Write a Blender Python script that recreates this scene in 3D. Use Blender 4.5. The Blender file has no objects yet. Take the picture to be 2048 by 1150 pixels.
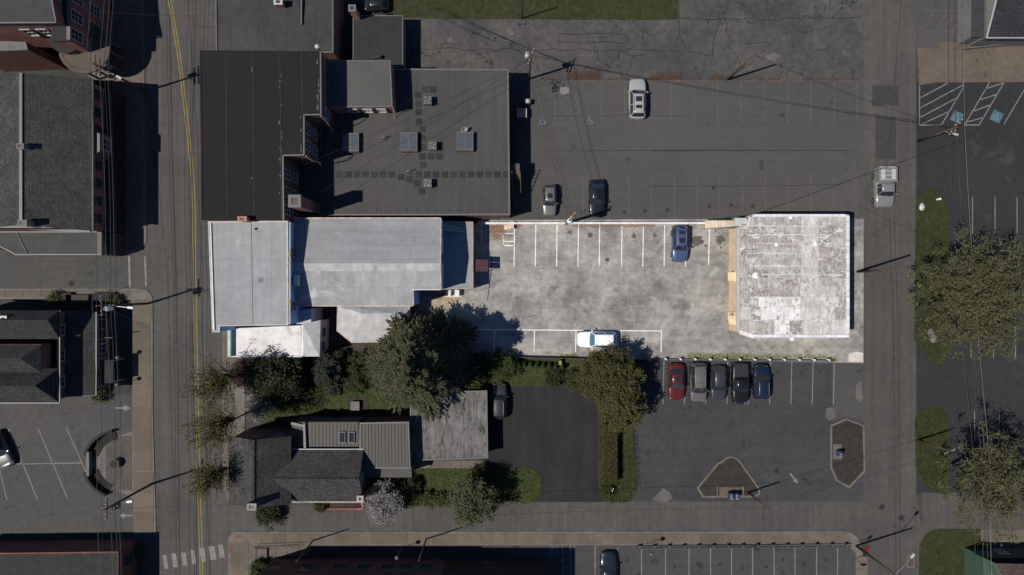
import bpy, bmesh, math, random
import numpy as np
from mathutils import Vector, Matrix

# ------------------------------------------------------------------ camera, sky, sun
H = 85.0; F = 1360.0; CX = 1024.0; CY = 575.0       # drone height; photo is 2048 px wide
SC = bpy.context.scene
cam = bpy.data.cameras.new('camera'); camo = bpy.data.objects.new('camera', cam)
SC.collection.objects.link(camo); SC.camera = camo
camo.location = (0, 0, H); camo.rotation_euler = (0, 0, 0)
cam.sensor_width = 36; cam.lens = 36 * F / 2048.0; cam.clip_start = 1; cam.clip_end = 2000
SUN = Vector((0.65, 0.204, -1.0)).normalized()       # direction the light travels
world = bpy.data.worlds.new('World'); SC.world = world; world.use_nodes = True
nt = world.node_tree; bg = nt.nodes['Background']
sky = nt.nodes.new('ShaderNodeTexSky'); sky.sky_type = 'NISHITA'; sky.sun_disc = False
sky.sun_elevation = math.asin(-SUN.z); sky.sun_rotation = math.atan2(-SUN.x, -SUN.y) % (2 * math.pi)
nt.links.new(sky.outputs[0], bg.inputs[0]); bg.inputs[1].default_value = 0.1
sky.air_density = 0.6; sky.dust_density = 0.2; sky.ozone_density = 9.0; sky.altitude = 300
sl = bpy.data.lights.new('sun', 'SUN'); sl.energy = 5.0; sl.angle = math.radians(0.5); sl.color = (1, 0.95, 0.88)
so = bpy.data.objects.new('sun', sl); SC.collection.objects.link(so); so.location = (-40, -12, 90)
so.rotation_euler = SUN.to_track_quat('-Z', 'Y').to_euler()
SC.view_settings.view_transform = 'Standard'; SC.view_settings.look = 'None'
SC.view_settings.exposure = -0.1; SC.view_settings.gamma = 1

# ------------------------------------------------------------------ helpers
R = random.Random(7); NR = np.random.default_rng(7)
COL = SC.collection.objects
ORG = {}

def W(px, py, z=0.0):
    k = (H - z) / F
    return Vector(((px - CX) * k, (CY - py) * k, z))

def pw(pts, z=0.0): return [W(x, y, z) for x, y in pts]

class MB:
    def __init__(s): s.v = []; s.f = []
    def add(s, vs, fs):
        n = len(s.v); s.v += [tuple(v) for v in vs]; s.f += [tuple(i + n for i in f) for f in fs]; return s
    def box(s, x0, y0, z0, x1, y1, z1):
        return s.add([(x0,y0,z0),(x1,y0,z0),(x1,y1,z0),(x0,y1,z0),(x0,y0,z1),(x1,y0,z1),(x1,y1,z1),(x0,y1,z1)],
                     [(0,3,2,1),(4,5,6,7),(0,1,5,4),(1,2,6,5),(2,3,7,6),(3,0,4,7)])
    def cbox(s, c, sx, sy, sz, a=0.0):       # centred on c in xy, standing on c.z
        ca, sa = math.cos(a), math.sin(a); vs = []
        for z in (0, sz):
            for x, y in ((-sx/2,-sy/2),(sx/2,-sy/2),(sx/2,sy/2),(-sx/2,sy/2)):
                vs.append((c[0]+x*ca-y*sa, c[1]+x*sa+y*ca, c[2]+z))
        return s.add(vs, [(0,3,2,1),(4,5,6,7),(0,1,5,4),(1,2,6,5),(2,3,7,6),(3,0,4,7)])
    def bar(s, a, b, w, t=None, up=(0,0,1)):  # rectangular bar from a to b
        a = Vector(a); b = Vector(b); t = t or w; d = (b-a).normalized(); u = Vector(up)
        if abs(d.dot(u)) > .95: u = Vector((1,0,0))
        sx = d.cross(u).normalized()*w/2; sz = sx.cross(d).normalized()*t/2
        vs = [p+i*sx+j*sz for p in (a,b) for i,j in ((-1,-1),(1,-1),(1,1),(-1,1))]
        return s.add(vs, [(0,1,2,3),(7,6,5,4),(0,4,5,1),(1,5,6,2),(2,6,7,3),(3,7,4,0)])
    def tube(s, pts, r0, r1=None, n=8, cap=True):
        pts = [Vector(p) for p in pts]; r1 = r0 if r1 is None else r1; m = len(pts); base = len(s.v); vs = []; fs = []
        for i, p in enumerate(pts):
            d = (pts[min(i+1,m-1)]-pts[max(i-1,0)]).normalized()
            u = Vector((0,0,1)) if abs(d.z) < .95 else Vector((1,0,0))
            x = d.cross(u).normalized(); y = x.cross(d); r = r0+(r1-r0)*i/max(1,m-1)
            vs += [p+(x*math.cos(2*math.pi*k/n)+y*math.sin(2*math.pi*k/n))*r for k in range(n)]
        for i in range(m-1):
            for k in range(n):
                fs.append((i*n+k, i*n+(k+1)%n, (i+1)*n+(k+1)%n, (i+1)*n+k))
        if cap: fs += [tuple(range(n))[::-1], tuple((m-1)*n+k for k in range(n))]
        return s.add(vs, fs)
    def lathe(s, c, prof, n=20):              # prof = [(r, z)...]
        vs = []; fs = []
        for r, z in prof: vs += [(c[0]+r*math.cos(2*math.pi*k/n), c[1]+r*math.sin(2*math.pi*k/n), c[2]+z) for k in range(n)]
        for i in range(len(prof)-1):
            for k in range(n): fs.append((i*n+k, i*n+(k+1)%n, (i+1)*n+(k+1)%n, (i+1)*n+k))
        fs += [tuple(range(n))[::-1], tuple((len(prof)-1)*n+k for k in range(n))]
        return s.add(vs, fs)
    def prism(s, poly, z0, z1, bottom=True):
        poly = ccw(poly); n = len(poly)
        vs = [(p[0],p[1],z0) for p in poly]+[(p[0],p[1],z1) for p in poly]
        fs = [tuple(range(n,2*n))]+[(i,(i+1)%n,n+(i+1)%n,n+i) for i in range(n)]
        if bottom: fs.append(tuple(range(n))[::-1])
        return s.add(vs, fs)
    def sheet(s, poly, z):
        poly = ccw(poly); return s.add([(p[0],p[1],z) for p in poly], [tuple(range(len(poly)))])
    def plate(s, pts, t):                     # a sloping slab under the polygon pts
        pts = [Vector(p) for p in pts]; n = len(pts)
        if sum((pts[i].x*pts[(i+1)%n].y-pts[(i+1)%n].x*pts[i].y) for i in range(n)) < 0: pts = pts[::-1]
        vs = pts+[p-Vector((0,0,t)) for p in pts]
        return s.add(vs, [tuple(range(n)), tuple(range(n,2*n))[::-1]]+[(i,n+i,n+(i+1)%n,(i+1)%n) for i in range(n)])
    def ring(s, outer, inner, z0, z1):        # a band between two polygons of equal length
        n = len(outer); vs = []
        for z in (z0,z1): vs += [(p[0],p[1],z) for p in outer]+[(p[0],p[1],z) for p in inner]
        fs = []
        for i in range(n):
            j = (i+1)%n
            fs += [(i,j,2*n+j,2*n+i),(n+j,n+i,3*n+i,3*n+j),(2*n+i,2*n+j,3*n+j,3*n+i),(j,i,n+i,n+j)]
        return s.add(vs, fs)
    def ribbon(s, pts, w, z):                 # flat strip along a polyline
        pts = [Vector((p[0],p[1],0)) for p in pts]; m = len(pts); vs = []; 
        for i, p in enumerate(pts):
            d = (pts[min(i+1,m-1)]-pts[max(i-1,0)]).normalized(); q = Vector((-d.y,d.x,0))*w/2
            vs += [(p.x-q.x,p.y-q.y,z),(p.x+q.x,p.y+q.y,z)]
        return s.add(vs, [(2*i,2*i+2,2*i+3,2*i+1) for i in range(m-1)])
    def build(s, name, m, parent=None, smooth=False, local=False, loc=None, kind=None):
        me = bpy.data.meshes.new(name); o = ORG.get(parent.name, Vector((0,0,0))) if parent and not local else Vector((0,0,0))
        if loc is not None: o = Vector(loc)
        me.from_pydata([(v[0]-o.x, v[1]-o.y, v[2]-o.z) for v in s.v], [], s.f)
        bm = bmesh.new(); bm.from_mesh(me); bmesh.ops.recalc_face_normals(bm, faces=bm.faces)
        if smooth:
            for f in bm.faces: f.smooth = True
        bm.to_mesh(me); bm.free()
        if m: me.materials.append(m)
        ob = bpy.data.objects.new(name, me); COL.link(ob)
        if parent: ob.parent = parent; ORG[ob.name] = ORG.get(parent.name, Vector((0,0,0)))
        else: ob.location = o; ORG[ob.name] = o
        if kind: ob['kind'] = kind
        return ob

def ccw(poly):
    a = sum(poly[i][0]*poly[(i+1)%len(poly)][1]-poly[(i+1)%len(poly)][0]*poly[i][1] for i in range(len(poly)))
    return list(poly) if a > 0 else list(poly)[::-1]

def inset(poly, d):                            # polygon moved inward by d (outward if negative)
    poly = ccw(poly); n = len(poly); out = []
    for i in range(n):
        p0, p1, p2 = (Vector((poly[(i+k)%n][0], poly[(i+k)%n][1])) for k in (-1,0,1))
        e1 = (p1-p0).normalized(); e2 = (p2-p1).normalized()
        n1 = Vector((-e1.y,e1.x)); n2 = Vector((-e2.y,e2.x)); k = 1+n1.dot(n2)
        out.append(p1+(n1+n2)*d/max(k,.3))
    return out

def thing(name, label, cat, loc=(0,0,0), group=None, rz=0):
    o = bpy.data.objects.new(name, None); COL.link(o); o.empty_display_size = .3
    o.location = loc; o.rotation_euler = (0,0,rz); ORG[o.name] = Vector(loc)
    return tag(o, label, cat, group)

def tag(o, label, cat, group=None):
    o['label'] = label; o['category'] = cat
    if group: o['group'] = group
    return o

def struct(name, mb, m, **k):
    o = mb.build(name, m, **k); o['kind'] = 'structure'; return o

_unit = {}
def piece(name, m, parent, c, size, rz=0.0):  # one of many alike box pieces, sharing mesh data
    key = m.name
    if key not in _unit:
        b = MB(); b.box(-.5,-.5,0,.5,.5,1); me = bpy.data.meshes.new(name); me.from_pydata(b.v, [], b.f)
        me.materials.append(m); _unit[key] = me
    o = bpy.data.objects.new(name, _unit[key]); COL.link(o); o.parent = parent
    og = ORG.get(parent.name, Vector((0,0,0)))
    o.location = Vector(c)-og; o.scale = size; o.rotation_euler = (0,0,rz); return o

# ------------------------------------------------------------------ materials
MATS = {}
class NT:
    def __init__(s, name):
        s.m = bpy.data.materials.new(name); s.m.use_nodes = True; s.t = s.m.node_tree
        s.b = s.t.nodes['Principled BSDF']; s.g = s.t.nodes.new('ShaderNodeNewGeometry')
    def n(s, t, **k):
        o = s.t.nodes.new('ShaderNode'+t)
        for a, v in k.items(): setattr(o, a, v)
        return o
    def l(s, a, b): s.t.links.new(a, b)
    def set(s, sock, v):
        if hasattr(v, 'is_linked') or isinstance(v, bpy.types.NodeSocket): s.l(v, sock)
        else: sock.default_value = v
    def math(s, op, a, b=0.0, clamp=False):
        o = s.n('Math', operation=op, use_clamp=clamp); s.set(o.inputs[0], a); s.set(o.inputs[1], b); return o.outputs[0]
    def pos(s, sc=(1,1,1), rot=0.0):
        o = s.n('Mapping'); s.l(s.g.outputs['Position'], o.inputs[0]); o.inputs['Scale'].default_value = sc
        o.inputs['Rotation'].default_value = (0,0,rot); return o.outputs[0]
    def noise(s, vec, scale, detail=4, rough=.55, dist=0.0):
        o = s.n('TexNoise'); s.l(vec, o.inputs['Vector']); o.inputs['Scale'].default_value = scale
        o.inputs['Detail'].default_value = detail; o.inputs['Roughness'].default_value = rough; o.inputs['Distortion'].default_value = dist
        return o.outputs['Fac']
    def ramp(s, x, lo, hi, a=0.0, b=1.0):
        o = s.n('MapRange'); s.set(o.inputs[0], x); o.inputs[1].default_value = lo; o.inputs[2].default_value = hi
        o.inputs[3].default_value = a; o.inputs[4].default_value = b; return o.outputs[0]
    def mix(s, f, a, b, mode='MIX'):
        o = s.n('MixRGB', blend_type=mode); s.set(o.inputs[0], f)
        for i, c in ((1,a),(2,b)): s.set(o.inputs[i], c if not isinstance(c,(tuple,list)) else (c[0],c[1],c[2],1))
        return o.outputs[0]
    def scale(s, c, f):                        # colour times a value
        o = s.n('MixRGB', blend_type='MULTIPLY'); o.inputs[0].default_value = 1; s.set(o.inputs[1], c); s.l(f, o.inputs[2]); return o.outputs[0]

def rgb(c): return (c,c,c) if isinstance(c,(int,float)) else tuple(c)

def surf(name, c1, c2=None, big=.15, fine=.22, rough=.88, stain=None, crack=None, streak=None, grid=None, spot=None, bump=.15, rnd=0.0, mid=.18, srnd=0.0):
    """weathered surface: blotches c1/c2, grain; stain=(col,scale,lo,hi[,vec scale]), crack=(col,scale,width,mask),
    streak=(amount, sx, sy), grid=(col, size x, size y, width), spot=(col, scale, radius)"""
    if name in MATS: return MATS[name]
    t = NT(name); c1 = rgb(c1); c2 = rgb(c2) if c2 is not None else tuple(x*.72 for x in c1)
    P = t.pos(); x = t.noise(P, big, 6, .6, .4); col = t.mix(t.ramp(x,.36,.64), c1, c2)
    m = t.noise(P, 1.3, 5, .65); col = t.scale(col, t.ramp(m,.25,.75,1-mid,1+mid))
    f = t.noise(P, 11, 3, .7); col = t.scale(col, t.ramp(f,.25,.75,1-fine,1+fine))
    if streak:
        a, sx, sy = streak; k = t.noise(t.pos((sx,sy,1)), 1, 4, .6); col = t.scale(col, t.ramp(k,.3,.7,1-a,1+a))
    sts = stain if isinstance(stain, list) else ([stain] if stain else [])
    for st in sts:
        v = t.pos(st[4] if len(st) > 4 else (1,1,1)); k = t.noise(v, st[1], 7, .68, .6)
        
        if srnd: oi = t.n('ObjectInfo'); k = t.math('ADD', k, t.ramp(oi.outputs['Random'],0,1,-srnd,srnd))
        col = t.mix(t.ramp(k, st[2], st[3]), col, rgb(st[0]))
    if spot:
        o = t.n('TexVoronoi'); t.l(P, o.inputs['Vector']); o.inputs['Scale'].default_value = spot[1]
        k = t.math('MULTIPLY', t.ramp(o.outputs['Distance'], spot[2], spot[2]*.4), t.ramp(t.noise(P, .6, 2), .5, .6)); col = t.mix(k, col, rgb(spot[0]))
    if grid:
        sx = t.n('SeparateXYZ'); t.l(t.g.outputs['Position'], sx.inputs[0]); k = None
        for i, d in ((0,grid[1]),(1,grid[2])):
            if not d: continue
            fr = t.math('FRACT', t.math('DIVIDE', sx.outputs[i], d)); e = t.math('MULTIPLY', t.math('LESS_THAN', fr, grid[3]/d), .8)
            k = e if k is None else t.math('MAXIMUM', k, e)
        col = t.mix(t.math('MULTIPLY', k, t.ramp(t.noise(P,2,3),.3,.6)), col, rgb(grid[0]))
    if crack:
        vm = t.n('VectorMath', operation='ADD'); nz = t.n('TexNoise'); t.l(P, nz.inputs['Vector']); nz.inputs['Scale'].default_value = .9; nz.inputs['Detail'].default_value = 6
        sc = t.n('VectorMath', operation='SCALE'); t.l(nz.outputs['Color'], sc.inputs[0]); sc.inputs['Scale'].default_value = 1.6
        t.l(P, vm.inputs[0]); t.l(sc.outputs[0], vm.inputs[1])
        o = t.n('TexVoronoi', feature='DISTANCE_TO_EDGE'); t.l(vm.outputs[0], o.inputs['Vector']); o.inputs['Scale'].default_value = crack[1]
        k = t.math('MULTIPLY', t.ramp(o.outputs['Distance'], crack[2]*crack[1], crack[2]*.3*crack[1]), t.ramp(t.noise(P,.12,3), crack[3], crack[3]+.08))
        col = t.mix(k, col, rgb(crack[0]))
    if rnd:
        oi = t.n('ObjectInfo'); col = t.scale(col, t.ramp(oi.outputs['Random'],0,1,1-rnd,1+rnd))
    t.l(col, t.b.inputs['Base Color']); t.b.inputs['Roughness'].default_value = rough
    t.b.inputs['Specular IOR Level'].default_value = .25
    if bump:
        bp = t.n('Bump'); bp.inputs['Strength'].default_value = bump; bp.inputs['Distance'].default_value = .03; t.l(f, bp.inputs['Height']); t.l(bp.outputs[0], t.b.inputs['Normal'])
    MATS[name] = t.m; return t.m

def plain(name, c, rough=.5, metal=0.0, spec=.5, coat=0.0, var=.12, emit=None):
    if name in MATS: return MATS[name]
    t = NT(name); c = rgb(c); k = t.noise(t.pos(), 3, 5, .6); t.l(t.scale(t.mix(0.0, c, c), t.ramp(k,.25,.75,1-var,1+var)), t.b.inputs['Base Color'])
    t.b.inputs['Roughness'].default_value = rough; t.b.inputs['Metallic'].default_value = metal
    t.b.inputs['Specular IOR Level'].default_value = spec; t.b.inputs['Coat Weight'].default_value = coat; t.b.inputs['Coat Roughness'].default_value = .08
    MATS[name] = t.m; return t.m

def shingle(name, c1, along='x', w=.32, h=.24, rnd=.25, mort=.6):
    if name in MATS: return MATS[name]
    t = NT(name); c1 = rgb(c1); o = t.n('TexBrick'); P = t.pos((1,1,1), 0 if along == 'x' else math.pi/2); t.l(P, o.inputs['Vector'])
    o.inputs['Scale'].default_value = 1; o.inputs['Brick Width'].default_value = w; o.inputs['Row Height'].default_value = h; o.inputs['Mortar Size'].default_value = .028
    o.inputs['Color1'].default_value = (*[x*(1+rnd) for x in c1],1); o.inputs['Color2'].default_value = (*[x*(1-rnd) for x in c1],1); o.inputs['Mortar'].default_value = (*[x*mort for x in c1],1)
    k = t.noise(t.pos(), .5, 6, .6); col = t.scale(o.outputs['Color'], t.ramp(k,.3,.7,.8,1.2)); k = t.noise(t.pos(), 9, 3); col = t.scale(col, t.ramp(k,.3,.7,.75,1.25))
    t.l(col, t.b.inputs['Base Color']); t.b.inputs['Roughness'].default_value = .95; t.b.inputs['Specular IOR Level'].default_value = .15
    bp = t.n('Bump'); bp.inputs['Strength'].default_value = .4; bp.inputs['Distance'].default_value = .03; t.l(o.outputs['Fac'], bp.inputs['Height']); bp.invert = True; t.l(bp.outputs[0], t.b.inputs['Normal'])
    MATS[name] = t.m; return t.m

def brick(name, c1, mortc, w=.24, h=.08):
    if name in MATS: return MATS[name]
    t = NT(name); o = t.n('TexBrick'); sx = t.n('SeparateXYZ'); t.l(t.g.outputs['Position'], sx.inputs[0]); cx = t.n('CombineXYZ')
    t.l(t.math('ADD', sx.outputs[0], sx.outputs[1]), cx.inputs[0]); t.l(sx.outputs[2], cx.inputs[1]); t.l(cx.outputs[0], o.inputs['Vector'])
    o.inputs['Scale'].default_value = 1; o.inputs['Brick Width'].default_value = w; o.inputs['Row Height'].default_value = h; o.inputs['Mortar Size'].default_value = .008
    o.inputs['Color1'].default_value = (*[x*1.25 for x in c1],1); o.inputs['Color2'].default_value = (*[x*.75 for x in c1],1); o.inputs['Mortar'].default_value = (*mortc,1)
    k = t.noise(t.pos(), .7, 5); t.l(t.scale(o.outputs['Color'], t.ramp(k,.3,.7,.75,1.25)), t.b.inputs['Base Color']); t.b.inputs['Roughness'].default_value = .9
    MATS[name] = t.m; return t.m

def leafmat(name, c1, c2, rough=.7):
    if name in MATS: return MATS[name]
    t = NT(name); r = t.g.outputs['Random Per Island']; k = t.noise(t.pos(), .55, 4, .6)
    col = t.mix(t.math('ADD', t.math('MULTIPLY', r, .55), t.ramp(k,.3,.7,0,.45)), c1, c2)
    t.l(col, t.b.inputs['Base Color']); t.b.inputs['Roughness'].default_value = rough; t.b.inputs['Specular IOR Level'].default_value = .2
    tr = t.n('BsdfTranslucent'); t.l(col, tr.inputs[0]); mx = t.n('MixShader'); mx.inputs[0].default_value = .2
    out = t.t.nodes['Material Output']; t.l(t.b.outputs[0], mx.inputs[1]); t.l(tr.outputs[0], mx.inputs[2]); t.l(mx.outputs[0], out.inputs['Surface'])
    MATS[name] = t.m; return t.m

DK = .030  # dimming around the property is put into these base colours; its lot stays bright
M_street = surf('street asphalt', (.078,.072,.066), (.062,.057,.053), .12, .16, streak=(.16,1.6,.03), crack=(.03,.09,.03,.52), stain=((.05,.047,.045),.35,.6,.75))
M_alley  = surf('old cracked asphalt', (.082,.077,.071), (.052,.048,.048), .16, .25, crack=(.022,.28,.05,.42), stain=[((.1,.095,.087),.5,.62,.68),((.04,.036,.038),.3,.58,.7)], mid=.3)
M_uplot  = surf('grey lot asphalt', (.074,.07,.066), (.062,.059,.056), .06, .14, crack=(.034,.07,.02,.5), streak=(.06,.05,1.2), spot=((.03,.029,.028),.35,.22), mid=.1)
M_lowlot = surf('dark lot asphalt', (.05,.049,.049), (.04,.04,.041), .1, .15, stain=[((.065,.06,.055),.4,.62,.72),((.034,.033,.033),.8,.64,.7)], crack=(.026,.12,.025,.46), streak=(.1,.06,.9), spot=((.022,.021,.021),.3,.2), mid=.2)
M_botlot = surf('bottom lot asphalt', (.06,.057,.054), (.047,.045,.044), .15, .2, spot=((.02,.02,.02),.4,.3), stain=((.03,.029,.028),.6,.62,.72))
M_drive  = surf('fresh asphalt', (.025,.0225,.0222), (.019,.0175,.0175), .25, .16, streak=(.16,.9,.05), mid=.14, stain=((.034,.031,.03),.5,.64,.74), spot=((.05,.048,.046),.5,.08))
M_rlot   = surf('right lot asphalt', (.03,.029,.03), (.025,.0245,.026), .12, .14, stain=((.05,.049,.048),.25,.58,.7), crack=(.016,.2,.025,.48))
M_leftlot= surf('left lot asphalt', (.07,.067,.063), (.058,.056,.053), .1, .14, crack=(.03,.22,.025,.4), stain=((.09,.085,.08),.4,.64,.7))
M_lit    = surf('undimmed lot paving', (.34,.318,.288), (.17,.162,.153), .2, .24, crack=(.42,.1,.016,.5), streak=(.14,.12,1.3),
                stain=[((.37,.35,.32),.5,.54,.74,(1,1.5,1)),((.11,.104,.1),.3,.56,.74),((.58,.56,.53),2.6,.67,.73),((.07,.062,.055),.45,.71,.78)], mid=.3)
M_walk   = surf('brown pavement concrete', (.125,.102,.08), (.105,.085,.066), .4, .12, rnd=.14, mid=.12)
M_walkg  = surf('grey pavement concrete', (.115,.1,.085), (.095,.082,.07), .4, .12, rnd=.1, mid=.12)
M_kerb   = surf('kerb concrete', (.15,.132,.112), (.11,.097,.083), .5, .15)
M_tan    = surf('tan dirt concrete', (.125,.1,.077), (.1,.078,.06), .2, .15, stain=((.06,.05,.042),.5,.58,.68), crack=(.05,.15,.03,.45))
M_grass  = surf('lawn', (.036,.0395,.0125), (.026,.031,.0095), .25, .35, stain=[((.055,.047,.025),.9,.54,.68),((.016,.02,.008),1.6,.58,.68)], mid=.35, bump=.5)
M_ground = surf('bare ground', (.05,.047,.042), (.04,.037,.034), .2, .2)
M_mulch  = surf('brown mulch', (.042,.034,.027), (.03,.024,.02), .8, .6, bump=.8, mid=.3)
M_dirt   = surf('orange leaf dirt', (.25,.17,.1), (.33,.28,.21), .6, .4, mid=.35)
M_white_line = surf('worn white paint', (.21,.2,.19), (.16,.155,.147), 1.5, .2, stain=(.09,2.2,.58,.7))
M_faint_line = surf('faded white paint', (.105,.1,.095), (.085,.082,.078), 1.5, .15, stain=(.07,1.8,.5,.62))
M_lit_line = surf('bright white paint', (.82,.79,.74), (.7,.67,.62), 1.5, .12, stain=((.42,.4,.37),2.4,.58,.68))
M_yellow = surf('yellow paint', (.26,.19,.045), (.2,.15,.045), 1.5, .2, stain=((.09,.075,.05),2.4,.6,.72))
M_tar    = surf('tar seam', (.03,.028,.028), (.022,.021,.021), 1, .2)
M_patch  = surf('asphalt patch', (.048,.046,.044), (.042,.04,.039), .4, .2)
M_conpatch = surf('pale patch', (.12,.112,.102), (.09,.085,.078), .8, .2)
M_blue_paint = surf('blue paint', (.062,.135,.17), (.05,.11,.14), 1.2, .2, stain=((.05,.07,.08),2,.58,.7))
M_fblue  = surf('faded blue paint', (.05,.062,.08), (.06,.062,.068), 1.2, .2, stain=(.07,1.5,.5,.6))
# roofs and walls
M_roofA = surf('black membrane roof', (.0135,.0135,.0135), (.0118,.0118,.0118), .3, .1, mid=.08, streak=(.08,1.6,.05))
M_roofB = surf('grey membrane roof', (.066,.063,.06), (.054,.052,.05), .12, .12, streak=(.1,1.5,.07), grid=((.085,.08,.075),1.1,0,.04), stain=((.045,.043,.041),.35,.62,.75), mid=.1)
M_roofC = surf('pale grey roof', (.09,.087,.08), (.078,.075,.07), .3, .1, grid=((.06,.058,.055),0,1.05,.05), mid=.08)
M_roofR = surf('mottled grey roof', (.052,.051,.05), (.04,.04,.04), .2, .16, stain=((.025,.025,.025),.8,.56,.7,(1,.5,1)), grid=((.02,.02,.02),3.3,0,.06))
M_roofR2= surf('charcoal roof', (.032,.031,.03), (.026,.025,.025), .2, .12, grid=((.05,.05,.05),2.6,2.2,.04))
M_roofD = surf('lit grey membrane', (.29,.29,.293), (.25,.25,.253), .15, .08, streak=(.1,1.2,.06), grid=((.2,.2,.2),1.5,3.1,.05), stain=[((.2,.2,.2),.5,.62,.8),((.38,.38,.38),.7,.6,.75,(1.5,.4,1))], mid=.12)
M_roofE = surf('lit grey membrane wide', (.26,.264,.268), (.225,.228,.23), .15, .08, streak=(.1,.07,1.3), grid=((.19,.19,.19),3.7,1.6,.05), stain=[((.2,.205,.21),.4,.6,.75,(.5,1.6,1)),((.33,.335,.335),.8,.62,.74,(.4,1.6,1))], mid=.12)
M_roofE2= surf('paler grey membrane', (.31,.31,.309), (.245,.247,.248), .25, .08, streak=(.14,.9,.1), grid=((.19,.19,.19),2.9,2.3,.05), stain=((.46,.455,.45),.25,.58,.72), mid=.1)  # lighter base and pale blotches on the slope below the ridge
M_strip = surf('reflective roof strip', (.39,.39,.385), (.33,.33,.325), .7, .15, streak=(.15,1.5,.1))
M_roofG = surf('white coated roof', (.7,.665,.64), (.6,.57,.545), .5, .1, stain=[((.22,.2,.19),2.4,.62,.7,(1,.6,1)),((.4,.37,.35),.5,.58,.7)], streak=(.08,1.4,.2), mid=.1)
M_copper= surf('green copper', (.4,.53,.45), (.33,.46,.39), .8, .12)
M_sheetA = surf('stained white membrane', (.52,.49,.46), (.36,.325,.295), .8, .24, stain=[((.27,.238,.212),1.6,.46,.62,(1.8,.9,1)),((.15,.13,.114),2.6,.55,.65,(2.4,1.0,1)),((.62,.6,.57),1.1,.6,.68,(.6,1.8,1))], streak=(.3,9.0,.7), rnd=.12, mid=.25, srnd=.09)
M_sheetB = surf('lightly stained membrane', (.58,.555,.525), (.45,.42,.39), .7, .18, stain=((.28,.24,.21),1.8,.52,.66,(1.6,.9,1)), streak=(.18,5,.6), rnd=.1, mid=.16, srnd=.05)
M_sheetC = surf('clean white membrane', (.74,.725,.7), (.6,.58,.555), .6, .14, stain=((.22,.19,.17),2.0,.54,.64,(1.6,.9,1)), streak=(.1,5,.6), rnd=.08, mid=.1, srnd=.06)
M_roofbed = surf('pale roof bed', (.55,.53,.5), (.42,.4,.37), .5, .2)
M_coping = surf('white coping', (.68,.68,.69), (.58,.58,.585), .8, .12, rnd=.1, stain=((.4,.38,.36),1.5,.6,.7))
M_q5 = surf('stained pale roof', (.16,.155,.147), (.1,.096,.09), .5, .18, stain=[((.025,.024,.023),1.1,.53,.64,(1.8,.5,1)),((.04,.038,.036),.3,.58,.68)], streak=(.3,3.5,.25), mid=.2)
M_seam = plain('beige metal roofing', (.085,.078,.069), .65, .1, .25)
M_sh_x = shingle('grey shingles across', (.062,.059,.055), 'x', .3, .24)
M_sh_y = shingle('grey shingles upright', (.062,.059,.055), 'y', .3, .24)
M_sh_l = surf('pale shingles', (.062,.06,.056), (.053,.051,.048), .4, .34)
M_sh_w = shingle('sunward shingles upright', (.055,.053,.05), 'y', .3, .24, .32, .7)  # sun-facing slopes: base colour lowered to offset the stronger sun on them
M_sh_wx = shingle('sunward shingles across', (.055,.053,.05), 'x', .3, .24, .32, .7)
M_sh_dx = shingle('charcoal shingles across', (.046,.045,.044), 'x', .3, .24)
M_sh_dy = shingle('charcoal shingles upright', (.046,.045,.044), 'y', .3, .24)
M_sh_r = shingle('slate shingles', (.036,.037,.04), 'x', .3, .22)
M_sh_red = shingle('rust shingles', (.09,.062,.055), 'x', .3, .22)
M_brick = brick('red brick', (.24,.08,.056), (.15,.12,.105))
M_brickd = brick('dark brick', (.15,.056,.042), (.09,.07,.06))
M_shadeblue = surf('siding tinted shade blue', (.3,.49,.75), (.26,.43,.66), .6, .06)  # sky-blue shade on these walls is put into the siding colour
M_brickl = brick('orange brick', (.34,.16,.1), (.35,.3,.27))
M_stone = surf('dark stone facing', (.03,.03,.034), (.02,.02,.023), 1.5, .4, bump=.6)
M_trim = plain('white trim', (.36,.35,.33), .5)
M_trimd = plain('grey trim', (.105,.1,.094), .5)
M_dark = plain('dark metal', (.02,.02,.021), .5)
M_wallg = surf('grey stucco', (.16,.15,.14), (.13,.122,.115), .5, .1)
M_wallblue = surf('pale siding', (.66,.68,.7), (.58,.6,.62), .6, .05)
M_walltan = surf('tan painted wall', (.66,.5,.31), (.58,.44,.28), .6, .12)
M_green = plain('green siding', (.05,.08,.053), .8, 0, .2)
M_glass = plain('window glass', (.02,.025,.032), .06, 0, .7, var=.05)
M_skyglass = plain('skylight glass', (.075,.085,.1), .12, 0, .6, var=.1)
M_wood = surf('brown pole wood', (.1,.065,.043), (.07,.046,.032), 1, .25, streak=(.3,8,.3))
M_woodlit = surf('weathered deck boards', (.6,.5,.38), (.5,.41,.31), .8, .15, rnd=.15)
M_orange = plain('orange pole wood', (.5,.21,.09), .8)
M_steel = plain('galvanised steel', (.3,.3,.3), .45, .6)
M_steeld = plain('dull steel', (.13,.13,.13), .5, .4)
M_wire = plain('black wire', (.02,.02,.02), .6)
M_wirel = plain('aluminium wire', (.13,.127,.122), .6, .1)
M_white = plain('white enamel', (.75,.75,.73), .4)
M_offw = plain('off white enamel', (.42,.41,.39), .4)
M_maroon = plain('maroon canopy', (.085,.035,.045), .8, 0, .2)  # maroon darkened in the colour for the shade on the canopy
M_red = plain('sign red', (.3,.03,.025), .5)
M_mail = plain('postbox blue', (.035,.055,.1), .45)
M_bark = surf('bark', (.07,.055,.042), (.05,.04,.03), 2, .4)
M_pallet = surf('pallet wood', (.11,.09,.07), (.08,.065,.05), 1, .3)
M_rub = plain('tyre rubber', (.012,.012,.012), .9, 0, .2)
M_rim = plain('alloy rim', (.3,.3,.31), .35, .7)
M_hlight = plain('headlamp', (.16,.17,.18), .15)
M_tlight = plain('tail lamp', (.25,.015,.012), .2)
M_plastic = plain('black plastic', (.018,.018,.019), .6)
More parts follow.
